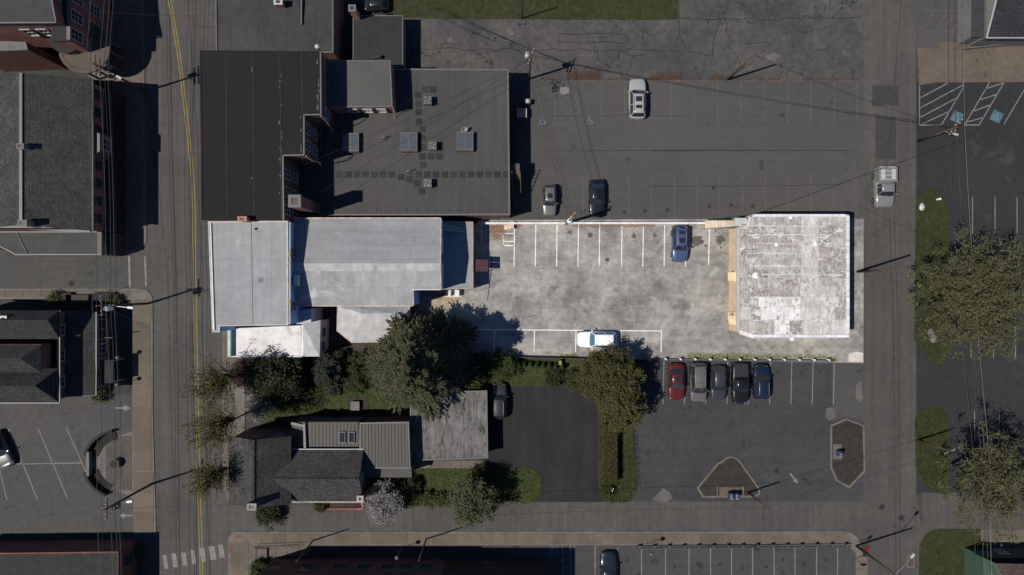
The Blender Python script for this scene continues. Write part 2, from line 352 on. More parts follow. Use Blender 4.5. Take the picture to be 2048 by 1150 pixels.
# ------------------------------------------------------------------ ground, roads, lots
def area(name, px, z, m): b = MB(); b.sheet(pw(px), z); return struct(name, b, m)
def raised(name, px, z, m): b = MB(); b.prism(pw(px), 0, z, False); return struct(name, b, m)
def rect(x0, y0, x1, y1): return [(x0,y0),(x1,y0),(x1,y1),(x0,y1)]
def arc(cx, cy, r, a0, a1, n=8): return [(cx+r*math.cos(math.radians(a0+(a1-a0)*i/n)), cy+r*math.sin(math.radians(a0+(a1-a0)*i/n))) for i in range(n+1)]

b = MB(); b.sheet([(-220,-180),(220,-180),(220,180),(-220,180)], 0.0); ground = struct('ground', b, M_ground)
street = area('main_street', rect(270,-400,482,1600), .012, M_street)
side_st = area('side_street', rect(-400,500,272,586), .008, M_leftlot)
right_st = area('back_street', [(1727,-400),(1832,-400),(1832,990),(1845,1062),(1845,1600),(1736,1600),(1736,1075),(1727,1003)], .012, M_street)
low_st = area('cross_street', [(480,1003),(1727,1003),(1736,1085),(480,1085)], .008, M_street)
low_st2 = area('cross_street_end', rect(1844,985,2500,1075), .008, M_street)
alley = area('alley', [(800,36),(1355,40),(1358,-300),(1727,-300),(1727,160),(800,160)], .008, M_alley)
uplot = area('upper_parking_lot', rect(1000,160,1727,446), .008, M_uplot)
litlot = area('pale_parking_lot', [(826,560),(960,440),(1727,437),(1727,726),(1320,719),(900,714),(826,700)], .016, M_lit)
drive = area('blacktop_driveway', [(960,772),(1197,772),(1197,960),(1200,985),(1214,1004),(1050,1004),(960,940)], .012, M_drive)
lowlot = area('lower_parking_lot', rect(1255,722,1727,1003), .010, M_lowlot)
rlot = area('right_parking_lot', rect(1833,164,2500,986), .006, M_rlot)
toprl = area('top_right_parking_lot', rect(1833,-300,1945,97), .006, M_uplot)
tanyard = area('tan_concrete_yard', [(1834,97),(1878,97),(1878,84),(1900,84),(1960,90),(2400,88),(2400,162),(1872,165),(1838,170)], .010, M_tan)
botlot = area('bottom_parking_lot', rect(1000,1089,1712,1600), .010, M_botlot)
leftlot = area('left_parking_lot', rect(-400,790,275,1066), .008, M_leftlot)
behind = area('rear_yard_paving', rect(400,-300,1000,460), .004, M_ground)

# lawns
lawns = []
def lawn(name, px, n, z=.06, gm=None):
    o = raised(name, px, z, gm or M_grass); lawns.append(o); P = pw(px); xs = [p.x for p in P]; ys = [p.y for p in P]
    def inside(x, y):
        c = False
        for i in range(len(P)):
            a, q = P[i], P[i-1]
            if (a.y > y) != (q.y > y) and x < (q.x-a.x)*(y-a.y)/(q.y-a.y)+a.x: c = not c
        return c
    b = MB()
    for i in range(n):
        x, y = R.uniform(min(xs)-.1,max(xs)+.1), R.uniform(min(ys)-.1,max(ys)+.1)
        if not inside(x, y): continue
        a = R.uniform(0,6.28); h = R.uniform(.05,.15); w = R.uniform(.04,.1); dx, dy = R.uniform(-.15,.15), R.uniform(-.15,.15)
        b.add([(x-w*math.cos(a),y-w*math.sin(a),z-.01),(x+w*math.cos(a),y+w*math.sin(a),z-.01),(x+dx,y+dy,z+h)], [(0,1,2)])
    g = b.build('grass', M_blade, o); g['kind'] = 'stuff'
    return o
M_grass2 = surf('watered lawn', (.042,.054,.0145), (.031,.043,.0115), .35, .35, stain=((.055,.055,.022),.8,.58,.7), mid=.3, bump=.5)
M_blade = leafmat('grass blades', (.048,.05,.017), (.026,.032,.011))
lawn('top_lawn', [(775,-200),(1357,-200),(1356,37),(1300,40),(900,38),(775,34)], 9000)
lawn('garden_lawn', [(520,716),(900,716),(1200,722),(1200,772),(975,772),(975,785),(820,785),(820,845),(540,850),(505,830)], 9000, gm=M_grass2)
lawn('front_lawn', [(822,936),(972,936),(972,1004),(815,1006),(730,1000),(730,958),(822,956)], 2500, gm=M_grass2)
lawn('rounded_lawn', [(972,936),(1045,936)]+arc(1045,970,39,-85,80,8)+[(1035,1003),(972,1004)], 2000, gm=M_grass2)
lawn('hedge_verge', [(1198,772),(1260,772),(1268,860),(1274,985)]+arc(1248,985,20,10,90,4)+arc(1222,985,20,90,180,4)+[(1198,960)], 3000)
lawn('long_verge', [(1832,392)]+arc(1862,405,28,200,340,6)+[(1898,430),(1899,700),(1880,735),(1858,722),(1838,690),(1828,680)], 4500)
lawn('middle_verge', arc(1863,845,34,180,360,8)+[(1898,980),(1892,990),(1870,984),(1845,965),(1831,930)], 3500)
lawn('corner_lawn', [(1960,1058),(1960,1400),(1836,1400),(1838,1110)]+arc(1880,1100,42,190,265,6), 3500)

# pavements: a raised bed with slabs laid on it, each slab a piece of its own
def walk(name, px, z=.10): return raised(name, px, z, M_kerb)
def slabs(parent, x0, y0, x1, y1, nx, ny, m, z=.10, gap=.05, skip=None, t=.025):
    for i in range(nx):
        for j in range(ny):
            if skip and skip(x0+(i+.5)*(x1-x0)/nx, y0+(j+.5)*(y1-y0)/ny): continue
            a = W(x0+(x1-x0)*i/nx, y0+(y1-y0)*j/ny); c = W(x0+(x1-x0)*(i+1)/nx, y0+(y1-y0)*(j+1)/ny)
            piece('paving_slab', m, parent, ((a.x+c.x)/2,(a.y+c.y)/2,z), (abs(c.x-a.x)-gap, abs(a.y-c.y)-gap, t+R.uniform(0,.006)))
sw = walk('pavement_upper_left', [(225,-300),(289,-300),(290,300),(294,480)]+arc(280,480,14,0,70,5)+[(262,508),(225,508)]); slabs(sw, 227,-280,287,500,2,19,M_walk)
sw = walk('pavement_lower_left', [(-300,577),(275,577)]+arc(282,601,24,-85,0,6)+[(307,850),(313,1066),(268,1066),(264,600),(-300,596)])
slabs(sw, -60,580,262,594,9,1,M_walkg); slabs(sw, 266,600,302,770,1,4,M_walk); slabs(sw, 267,772,305,942,1,4,M_walk); slabs(sw, 268,944,308,1064,1,3,M_walk)
sw = walk('pavement_street_right', [(445,-300),(490,-300),(490,1003),(458,1003),(452,985),(446,960)]); slabs(sw, 448,560,470,985,1,14,M_walkg); slabs(sw, 448,-200,476,558,1,22,M_walkg)
sw = walk('pavement_bottom', arc(475,1081,18,180,270,6)+[(1690,1062)]+arc(1690,1092,30,-90,-10,6)+[(1738,1160),(1740,1400),(1711,1400),(1711,1105),(1695,1090),(625,1090),(530,1112),(500,1400),(457,1400)])
slabs(sw, 500,1066,1690,1088,49,1,M_walk); slabs(sw, 460,1085,498,1180,2,4,M_walk); slabs(sw, 530,1090,620,1112,4,1,M_walk); slabs(sw, 1713,1112,1735,1230,1,5,M_walk)
for px in ((478,1072),(462,1098)):
    c = W(*px); piece('tactile_pad', surf('red tactile paving',(.16,.075,.06),(.13,.06,.05),2,.2), sw, (c.x,c.y,.129), (.9 if px[0]>470 else .45,.45 if px[0]>470 else .9,.008))
sw = walk('grey_apron_walk', [(826,921),(968,921),(968,936),(822,936)], .06); slabs(sw, 858,922,967,935,5,1,M_walkg,.06)
yard = walk('corner_concrete_yard', [(1962,1060),(2400,1060),(2400,1112),(1962,1112)], .05); slabs(yard, 1964,1062,2130,1110,5,2,M_walk,.05)
garden = walk('garden_stone_border', [(1943,1095),(1966,1095),(1966,1400),(1943,1400)], .07); slabs(garden, 1945,1097,1964,1240,2,12,M_walkg,.07)
# patio with its curved wall and planter
patio = walk('round_patio', arc(238,925,52,100,260,12)+[(268,862),(268,998)], .05)
slabs(patio, 212,872,264,980,3,5,surf('patio concrete',(.085,.076,.066),(.07,.062,.055),.6,.2,rnd=.1), .05, .03)
t = thing('curved_planter_wall', 'low curved brick planter wall wrapping the round concrete patio', 'wall', W(180,925))
for a0, a1 in ((110,165),(195,262)):
    b = MB(); o = [W(*p) for p in arc(240,925,68,a0,a1,10)]; i = [W(*p) for p in arc(240,925,63,a0,a1,10)]; b.prism(o+i[::-1], 0, .8); b.build('wall_section', M_stone, t)
    b = MB(); b.prism([W(*p) for p in arc(240,925,63,a0,a1,10)]+[W(*p) for p in arc(243,925,47,a0,a1,10)][::-1], 0, .12); b.build('planting_bed', surf('planting soil with shade',(.014,.013,.012),(.02,.022,.012),1.5,.5), t)  # soil near black: shade inside the wall is put into its colour
b = MB(); c = W(183,925); b.cbox((c.x,c.y,0), .35, 3.0, .8); b.build('sign_panel', M_wallg, t)
t = thing('round_planter', 'round stone planter pot standing alone on the concrete patio', 'planter', W(235,925))
c = W(235,925); b = MB(); b.lathe(c, [(.42,0),(.5,.15),(.55,.62),(.62,.7),(.62,.8),(.5,.8),(.48,.62)], 20); b.build('pot', surf('planter stone',(.11,.085,.065),(.09,.07,.055),2,.3), t, True)
b = MB(); b.lathe(c, [(.47,.6),(.47,.68),(.2,.72)], 14); b.build('soil', M_mulch, t)

# islands of mulch with kerbs
def island(name, px, kz=.12):
    b = MB(); P = [W(*p) for p in px]; I = inset(P, .22); b.ring(ccw(P), I, 0, kz); o = struct(name, b, M_kerb)
    m = MB(); m.prism(I, 0, .1, False); m.build('mulch', M_mulch, o)
    q = MB()
    xs = [p.x for p in I]; ys = [p.y for p in I]
    for i in range(1500):
        x, y = R.uniform(min(xs),max(xs)), R.uniform(min(ys),max(ys)); c = False
        for k in range(len(I)):
            a, e = I[k], I[k-1]
            if (a.y > y) != (e.y > y) and x < (e.x-a.x)*(y-a.y)/(e.y-a.y)+a.x: c = not c
        if c:
            a = R.uniform(0,3.14); l = R.uniform(.04,.12); w = l*.35
            q.add([(x+l*math.cos(a),y+l*math.sin(a),.11),(x-w*math.sin(a),y+w*math.cos(a),.125),(x-l*math.cos(a),y-l*math.sin(a),.11),(x+w*math.sin(a),y-w*math.cos(a),.115)], [(0,1,2,3)])
    q.build('bark_chips', surf('bark chips',(.06,.046,.036),(.035,.027,.022),3,.5), o)['kind'] = 'stuff'
    return o
isl = island('triangular_mulch_island', [(1393,975),(1436,924)]+arc(1462,934,22,215,325,6)+[(1518,975)]+arc(1508,982,12,0,90,4)+[(1405,995)])
p = W(1462,983); piece('concrete_pad', M_walk, isl, (p.x,p.y,.1), (3.0,1.2,.06))
for x in (1434,1486): p = W(x,983); piece('pad_edging', M_kerb, isl, (p.x,p.y,.1), (.12,1.4,.12))
isl2 = island('long_mulch_island', [(1660,850),(1692,836),(1728,850),(1730,942),(1698,976),(1672,962),(1660,935)])
p = W(1674,903); piece('concrete_pad', M_walkg, isl2, (p.x,p.y,.1), (1.1,1.9,.05))

# painted lines: each one a piece of the surface it lies on
def line(parent, x0, y0, x1, y1, m, z, w=.11, name='stall_line'):
    b = MB(); b.ribbon([W(x0,y0),W(x1,y1)], w, z); o = b.build(name, m, parent); return o
for i in range(9):                                    # pale lot, top row
    x = 1028+i*42.6+(2 if i > 4 else 0); line(litlot, x+1, 450, x, 533, M_lit_line, .021)
line(litlot, 1419,458,1417,530, M_lit_line, .021)
for a in ((1006,467,1029,467),(1006,491,1029,491),(1007,483,1028,483),(1007,466,1007,492)): line(litlot, *a, M_lit_line, .021)
line(litlot, 958,659,1323,662, M_lit_line, .021)
for x in (989,1069,1152,1237,1323): line(litlot, x,661,x-1,704, M_lit_line, .024)
for i in range(9): x = 1327+i*42.6; line(lowlot, x+1,722,x-1,808, M_white_line, .015)
for i in range(14): x = 1110+i*46.5; line(uplot, x,162,x,245, M_faint_line, .012)
for i in range(13): x = 1166+i*45.5; line(uplot, x,352,x+1,440, M_faint_line, .012)
line(uplot, 1110,249,1158,249, M_faint_line, .012)
for i in range(5): line(uplot, 1111+i*3,176+i*17-10,1156,200+i*16, M_faint_line, .0125, .09, 'hatch_line')
for x in (1147,1190): 
    line(botlot, x if x>1150 else 1141,1090,x if x>1150 else 1141,1200, M_white_line, .015)
line(botlot, 1125,1092,1125,1200, M_white_line, .015); line(botlot, 1149,1091,1149,1200, M_white_line, .015)
for i in range(5): line(botlot, 1128,1108+i*14,1148,1095+i*14, M_white_line, .0145, .09, 'hatch_line')
for x in (1235,1283,1331,1378,1421,1463,1505,1548,1590,1633,1675): line(botlot, x,1096,x,1210, M_white_line, .015)
for x0,y0,x1,y1 in ((17,858,75,999),(76,856,134,994),(133,855,177,955),(-10,900,14,1000),(30,928,163,926)): line(leftlot, x0,y0,x1,y1, M_white_line, .013)
for x in (1945,1990,2034): line(rlot, x,394,x,468, M_white_line, .011); line(rlot, x-3,650,x-3,716, M_white_line, .011)
for x in (1949,1998): line(rlot, x,824,x,870, M_white_line, .011)
# hatched disabled bays on the right lot
for a in ((1839,172,1839,250),(1839,250,1883,250),(1883,250,1926,176),(1926,176,1926,164),(1840,196,1896,166),(1840,216,1926,170),(1840,235,1913,196),(1842,249,1898,223),
          (1929,250,1979,165),(1929,250,1958,250),(1958,250,2008,165),(1971,178,2008,165),(1962,199,1993,189),(1948,222,1980,210),(1934,244,1967,235),(2048,180,2008,248)): line(rlot, *a, M_white_line, .0115, .12)
for a in ((1845,23,1930,20),(1850,63,1922,63),(1925,20,1923,80),(1868,23,1850,55),(1895,22,1878,50),(1912,35,1870,63),(1924,40,1904,62),(1924,60,1908,80)): line(toprl, *a, M_faint_line, .011)
M_sym = surf('worn symbol paint', (.15,.15,.15), (.12,.12,.12), 1.5, .2, stain=(.08,2.2,.56,.68))
def wheelchair(parent, px, py, s, a, z, mb, mw):
    c = W(px,py); ca, sa = math.cos(a), math.sin(a); T = lambda x, y: (c.x+(x*ca-y*sa)*s, c.y+(x*sa+y*ca)*s)
    b = MB(); b.sheet([T(-.5,-.5),T(.5,-.5),T(.5,.5),T(-.5,.5)], z); sq = b.build('blue_square', mb, parent)
    q = MB(); w = .07*s
    q.ribbon([T(-.05+.23*math.cos(k), -.12+.23*math.sin(k)) for k in [math.radians(120+i*22) for i in range(13)]], w, z+.004)
    q.ribbon([T(-.1,.22),T(-.08,-.05),T(.14,-.06),T(.24,-.3),T(.32,-.28)], w, z+.006); q.ribbon([T(-.09,.1),T(.1,.1)], w, z+.008)
    q.sheet([T(-.1+.065*math.cos(k),.33+.065*math.sin(k)) for k in [i*math.pi/5 for i in range(10)]], z+.006)
    q.build('wheelchair_symbol', mw, sq)
wheelchair(rlot, 1914,234, 1.35, -.45, .011, M_blue_paint, M_white_line); wheelchair(rlot, 1993,233, 1.35, -.45, .011, M_blue_paint, M_white_line)
wheelchair(uplot, 1086,241, 1.4, 0, .013, M_fblue, M_sym); wheelchair(uplot, 1180,240, 1.4, 0, .013, M_fblue, M_sym)
wheelchair(botlot, 1107,1101, 1.3, 0, .014, M_fblue, M_sym)
def arrow(parent, px, py, L, a, z, m):
    c = W(px,py); ca, sa = math.cos(a), math.sin(a); T = lambda x, y: (c.x+(x*ca-y*sa)*L, c.y+(x*sa+y*ca)*L)
    b = MB(); b.sheet([T(-.5,-.06),T(.1,-.06),T(.1,.06),T(-.5,.06)], z); b.sheet([T(.1,-.2),T(.5,0),T(.1,.2)], z); b.build('painted_arrow', m, parent)
arrow(leftlot, 245,816, 2.0, 0, .013, M_white_line); arrow(leftlot, 252,1031, 1.7, math.pi, .013, M_white_line); arrow(lowlot, 1588,957, 1.6, -.9, .015, M_white_line)
# main street markings
yc = [(338,-200),(339,0),(350,60),(360,125),(370,210),(378,280),(384,340),(388,420),(389,560),(391,650),(394,800),(397,950),(402,1100),(406,1300)]
for d in (-2.6,2.6):
    b = MB(); b.ribbon([W(x+d,y) for x,y in yc], .11, .017); b.build('centre_line', M_yellow, street)
for i, (x0,x1,y0,y1) in enumerate(((325,333,1110,1137),(343,352,1107,1134),(362,371,1105,1131),(381,389,1100,1128),(399,409,1096,1124),(417,429,1092,1120),(436,446,1089,1115))):
    b = MB(); b.sheet([W(x0,y0),W(x1,y0),W(x1+4,y1),W(x0+4,y1)], .0225); b.build('crosswalk_bar', M_white_line, street)
line(side_st, 258,512,260,575, M_white_line, .013, .25, 'stop_line'); line(street, 290,512,292,572, M_white_line, .017, .2, 'stop_line')
def seam(parent, pts, z, w=.06, jit=.12):
    P = []
    for k in range(len(pts)-1):
        a, c = W(*pts[k]), W(*pts[k+1]); n = max(2,int((c-a).length/1.2))
        for i in range(n): q = a.lerp(c, i/n); P.append((q.x+R.uniform(-jit,jit), q.y+R.uniform(-jit,jit)))
    P.append(W(*pts[-1])); b = MB(); b.ribbon(P, w, z); b.build('tar_seam', M_tar, parent)
for x in (344,351,349): seam(street, [(x-12,-50),(x-6,300),(x+4,600),(x+10,1180)], .0165, .07, .03)
seam(street, [(372,-50),(396,300),(404,640),(420,1180)], .0166, .06, .03); seam(street, [(310,300),(336,560),(345,900),(352,1180)], .0166, .05, .04)
for pts in ([(1360,-40),(1357,60),(1350,100)],[(1358,38),(1440,36),(1560,38),(1720,34)],[(1432,30),(1440,38),(1430,75),(1424,112)],[(1362,70),(1368,100),(1420,112)],[(1118,72),(1120,68),(1250,68),(1256,80),(1245,86),(1120,86),(1118,80)],[(830,98),(1360,100)],[(1533,-40),(1534,25)]): seam(alley, pts, .0125, .09, .2)
for x in (1100,1300): seam(uplot, [(x,302),(x+170,301),(x+420,300)], .0125, .07, .05)
seam(uplot, [(1300,373),(1560,371),(1680,369)], .0126, .06, .05); seam(uplot, [(1040,231),(1370,231)], .0126, .05, .04); seam(right_st, [(1805,-40),(1790,150),(1778,300)], .0166, .06, .05)
for x in (1786,1795): seam(right_st, [(x-6,440),(x,640),(x+6,1180)], .0166, .07, .03)
M_fill = surf('pale filled crack', (.4,.38,.35), (.27,.255,.235), 2.5, .25, stain=((.2,.19,.175),2.5,.5,.62))
def pale(pts):
    P = []
    for k in range(len(pts)-1):
        a, c = W(*pts[k]), W(*pts[k+1]); n = max(2,int((c-a).length/.7))
        for i in range(n): q = a.lerp(c, i/n); P.append((q.x+R.uniform(-.1,.1), q.y+R.uniform(-.1,.1)))
    P.append(W(*pts[-1])); b = MB(); b.ribbon(P, .06, .0207); b.build('filled_crack', M_fill, litlot)
for pts in ([(1253,560),(1252,575),(1256,598),(1256,614)],[(1210,618),(1240,620),(1256,614),(1290,612),(1315,613),(1340,620),(1370,624),(1398,622)],[(1265,620),(1280,624),(1300,616)],[(1355,625),(1354,655)],[(1267,632),(1270,656)],[(1390,540),(1392,572),(1408,574)],[(1176,621),(1200,628)],[(985,533),(1030,536),(1120,532)],[(930,590),(980,578),(1050,572),(1150,570)],[(1240,616),(1246,602)]): pale(pts)
seam(litlot, [(978,500),(985,530),(980,560),(975,600)], .0205, .1, .06)
for nm, par, px, z, m in (('asphalt_patch', right_st, [(1744,171),(1797,169),(1798,211),(1744,212)], .0164, M_patch),('asphalt_patch', right_st, rect(1751,233,1792,318), .0164, M_patch),
        ('asphalt_patch', right_st, [(1718,395),(1748,395),(1748,437),(1722,437)], .0164, M_street),
        ('pale_patch', lowlot, [(1652,818),(1662,814),(1671,820),(1670,836),(1658,842),(1651,834)], .0145, M_conpatch),('pale_patch', lowlot, [(1712,768),(1722,762),(1724,785),(1727,800),(1719,806),(1711,795)], .0145, M_conpatch),
        ('old_asphalt_strip', lowlot, [(1664,724),(1727,724),(1727,838),(1690,834),(1664,842)], .0142, M_uplot),('pale_patch', uplot, [(1119,187),(1120,176),(1128,173),(1137,174),(1140,181),(1136,187),(1127,189)], .0146, surf('spilled pale paint',(.2,.19,.175),(.13,.124,.115),2,.3)),
        ('pale_patch', low_st, [(1304,1000),(1326,976),(1340,985),(1345,998),(1330,1005)], .0145, M_conpatch),('pale_patch', alley, [(894,76),(900,74),(905,80),(900,86),(893,84)], .0125, M_conpatch),('pale_patch', alley, [(1014,58),(1024,57),(1030,70),(1018,72)], .0125, M_conpatch),
        ('pale_patch', alley, [(1532,112),(1548,105),(1562,112),(1550,122),(1536,120)], .0125, M_conpatch), ('pale_patch', litlot, [(1697,708),(1712,703),(1726,706),(1726,724),(1697,723)], .0205, surf('pale concrete scab',(.6,.55,.49),(.5,.45,.4),1,.15)),
        ('dirt_patch', litlot, [(862,590),(880,584),(925,586),(920,600),(898,612),(880,630),(866,640)], .0206, M_dirt)):
    b = MB(); b.sheet([W(*p) for p in px], z); b.build(nm, m, par)
for px in ((1764,1014),(1803,1036),(143,567),(1842,335)):
    c = W(*px); b = MB(); b.lathe((c.x,c.y,.0), [(.36,.0),(.36,.02),(.3,.022),(.28,.02)], 18); tag(b.build('manhole_cover', M_tar, loc=c), {1764:'dark round manhole cover nearest the mulch island',1803:'round manhole cover in the middle of the back street',143:'round manhole cover on the left side street',1842:'dark round drain cover at the edge of the right lot'}[px[0]], 'manhole cover')
t = thing('storm_drain', 'rusty rectangular storm drain set in the kerb by the corner lawn', 'drain', W(1821,1123)); c = W(1821,1123)
b = MB(); b.cbox((c.x,c.y,0), .95, 1.6, .05); b.build('concrete_collar', M_kerb, t)
for k in range(7): b = MB(); b.cbox((c.x-.3+k*.1, c.y, .05), .06, 1.2, .03); b.build('grate_bar', plain('rusty iron',(.06,.035,.025),.8), t)

M_oil = surf('oil stain', (.024,.023,.022), (.036,.034,.033), 2.5, .3); M_oil2 = surf('brown oil stain', (.075,.066,.058), (.13,.12,.108), 2.5, .3)
def oil(parent, x, y, r, z, m):
    b = MB(); c = W(x,y)
    for k in range(9):
        q = (c.x+R.gauss(0,r*.8), c.y+R.gauss(0,r*1.0)) if k else (c.x,c.y); rr = r*(1 if k == 0 else R.uniform(.08,.3)); n = 12
        b.sheet([(q[0]+rr*R.uniform(.6,1.15)*math.cos(6.283*i/n), q[1]+rr*R.uniform(.6,1.15)*math.sin(6.283*i/n)) for i in range(n)], z+.0004*k)
    b.build('oil_stain', m, parent)['kind'] = 'stuff'
for x,y in ((1419,413),(1463,410),(1505,412),(1335,420),(1249,425),(1290,422),(1427,376)): oil(uplot, x, y, .28, .0135, M_oil)
for x in (1255,1305,1355,1400,1442,1484,1527,1569,1612,1655): oil(botlot, x+R.uniform(-6,6), 1128+R.uniform(-12,10), .26, .0155, M_oil)
for x,y in ((1557,744),(1605,745),(1640,742),(1513,812),(1380,815)): oil(lowlot, x, y, .24, .0155, M_oil)
for x,y,r in ((1395,482,.75),(1440,478,.6),(1180,470,.35),(1268,472,.35),(1140,465,.3),(1310,470,.3),(1215,520,.3)): oil(litlot, x, y, r, .0195, M_oil2)
for x,y in ((1136,524),(1178,520),(1222,518),(1093,526),(1262,462),(1300,478),(1070,470),(1186,466)): oil(litlot, x, y, .13, .0196, M_fill)
# scattered leaves and weeds along the lot edges
def litter(name, label, cat, spots, m, size, up=0.0):
    b = MB()
    for (x0,y0,x1,y1,n) in spots:
        for i in range(n):
            p = W(R.uniform(x0,x1), y0+(y1-y0)*min(1,abs(R.gauss(0,.5))) if y0 != y1 else y0); a = R.uniform(0,6.28); s = size*R.uniform(.6,1.5)
            z = .022+R.uniform(0,.02); h = up*R.uniform(.4,1)
            b.add([(p.x+s*math.cos(a),p.y+s*math.sin(a),z),(p.x-s*.4*math.sin(a),p.y+s*.4*math.cos(a),z+.02+h),(p.x-s*math.cos(a),p.y-s*math.sin(a),z),(p.x+s*.4*math.sin(a),p.y-s*.4*math.cos(a),z+.01)], [(0,1,2,3)])
    o = tag(b.build(name, m), label, cat); o['kind'] = 'stuff'; return o
litter('leaf_litter', 'orange dead leaves blown against the white wall of the lot', 'leaves', [(976,450,1012,478,650),(1020,449,1045,458,130),(1145,448,1310,455,750),(1360,447,1415,451,90)], leafmat('dead leaves',(.34,.18,.09),(.24,.14,.08)), .075)
litter('leaf_litter', 'rust coloured leaf debris along the alley edge of the upper lot', 'leaves', [(1135,158,1200,142,500),(1300,159,1365,146,500),(1425,159,1460,150,150),(1080,160,1720,155,500)], leafmat('rusty leaves',(.1,.055,.035),(.07,.042,.03)), .1)
litter('weeds', 'low yellow green weeds growing along the guardrail posts', 'weeds', [(1375,716,1500,706,600),(1500,716,1655,708,450),(1120,715,1155,708,220),(1655,722,1672,714,160)], leafmat('weeds',(.3,.28,.1),(.2,.24,.07)), .1, .1)
# ------------------------------------------------------------------ buildings
def norm2(a, b):
    d = Vector((b[0]-a[0], b[1]-a[1])).normalized(); return d, Vector((d.y,-d.x))
def window(parent, a, b, t, z, w, h, fm=None, gm=None, bars=(1,1), name='window'):
    """window on the wall a->b (2D world points, outside on the right of a->b), centre at fraction t, bottom at z"""
    fm = fm or M_trim; gm = gm or M_glass; d, n = norm2(a, b); c = Vector((a[0],a[1]))+(Vector((b[0],b[1]))-Vector((a[0],a[1])))*t
    P = lambda u, v, o: (c.x+d.x*u+n.x*o, c.y+d.y*u+n.y*o, z+v)
    def bx(mb, u0, u1, v0, v1, o0, o1): mb.add([P(u,v,o) for o in (o0,o1) for u,v in ((u0,v0),(u1,v0),(u1,v1),(u0,v1))], [(0,3,2,1),(4,5,6,7),(0,1,5,4),(1,2,6,5),(2,3,7,6),(3,0,4,7)])
    f = MB(); e = .1
    bx(f,-w/2-e,-w/2,-e,h+e,-.02,.09); bx(f,w/2,w/2+e,-e,h+e,-.02,.09); bx(f,-w/2,w/2,h,h+e,-.02,.09); bx(f,-w/2,w/2,-e,0,-.02,.13)
    for k in range(1,bars[0]+1): bx(f,-w/2+w*k/(bars[0]+1)-.03,-w/2+w*k/(bars[0]+1)+.03,0,h,.0,.05)
    for k in range(1,bars[1]+1): bx(f,-w/2,w/2,h*k/(bars[1]+1)-.035,h*k/(bars[1]+1)+.035,.002,.06)
    o = f.build(name, fm, parent); g = MB(); bx(g,-w/2,w/2,0,h,-.02,.02); g.build('pane', gm, o); return o
def walls(parent, poly, z0, z1, m, name='wall'):
    poly = ccw(poly); n = len(poly); b = MB()
    for i in range(n):
        p, q = poly[i], poly[(i+1)%n]; b.add([(p[0],p[1],z0),(q[0],q[1],z0),(q[0],q[1],z1),(p[0],p[1],z1)], [(0,1,2,3)])
    return b.build(name, m, parent)
def flat(name, label, px, h, wm, rm, over=.0, edge=None, ew=.25, eh=.12, cat='building', t=.2):
    P = pw(px, h); o = thing(name, label, cat, (sum(p.x for p in P)/len(P), sum(p.y for p in P)/len(P), 0)); o['h'] = h; del o['h']
    walls(o, inset(P, over+.003), 0, h-t, wm)
    b = MB(); b.prism(P, h-t, h); rf = b.build('roof', rm, o)
    if edge: b = MB(); b.ring(inset(P,-.02), inset(P, ew), h-.05, h+eh); b.build('parapet', edge, rf)
    return o, P
def chimney(parent, px, py, ztop, zbase, w, d, m, pot=True, name='chimney', cap=None):
    c = W(px, py, ztop); b = MB(); b.cbox((c.x,c.y,zbase), w, d, ztop-zbase-.1); ch = b.build(name, m, parent)
    b = MB(); b.ring([Vector((c.x+sx*(w/2+.06),c.y+sy*(d/2+.06))) for sx,sy in ((-1,-1),(1,-1),(1,1),(-1,1))],[Vector((c.x+sx*w*.28,c.y+sy*d*.28)) for sx,sy in ((-1,-1),(1,-1),(1,1),(-1,1))], ztop-.1, ztop); b.build('cap', cap or M_wallg, ch)
    b = MB(); b.cbox((c.x,c.y,ztop-.12), w*.56, d*.56, .03); b.build('flue', M_dark, ch); return ch

# A: tall black-roofed block on the main street
A, PA = flat('brick_block', 'tall brick block with a plain black membrane roof beside the main street', [(400,101),(640,103),(641,229),(607,230),(607,310),(565,311),(566,440),(404,440)], 10.0, M_brickd, M_roofA, .05, M_roofA, .12, .05)
for k,x in enumerate((452,506,560)):
    a, c = W(x,104,10.01), W(x+3,437,10.01); b = MB(); b.bar(a, c, .1, .05); b.build('roof_seam', surf('grey seam',(.035,.034,.033),(.028,.028,.028),1,.3,stain=((.12,.115,.1),1.3,.62,.7)), A)
a, c = W(603,104,10.0), W(605,228,10.0); b = MB(); b.bar(a, c, .1, .05); b.build('roof_seam', MATS['grey seam'], A)
b = MB()
for p,q in (((640,103),(641,229)),((641,229),(607,230)),((607,230),(607,310)),((607,310),(565,311)),((565,311),(566,440))): b.bar(W(*p,10.03)+Vector((.06,0,0)), W(*q,10.03)+Vector((.06,0,0)), .14, .14)
b.build('gutter', M_trimd, A)
for k in range(46):
    x_ = R.choice((505,506,561,561,562,635,637,637,601,560)); y_ = R.uniform(120,225) if x_ > 570 else R.uniform(120,430)
    if x_ == 601: y_ = R.uniform(235,305)
    c = W(x_+R.uniform(-2,2),y_,10.0); piece('membrane_scuff', surf('pale scuff',(.16,.15,.12),(.1,.095,.08),3,.3), A, (c.x,c.y,10.002), (R.uniform(.05,.12),R.uniform(.08,.5),.01), R.uniform(-.1,.1))
w1 = (W(565,440,10).xy, W(565,311,10).xy); w2 = (W(607,310,10).xy, W(607,230,10).xy); w3 = (W(640,229,10).xy, W(640,103,10).xy)
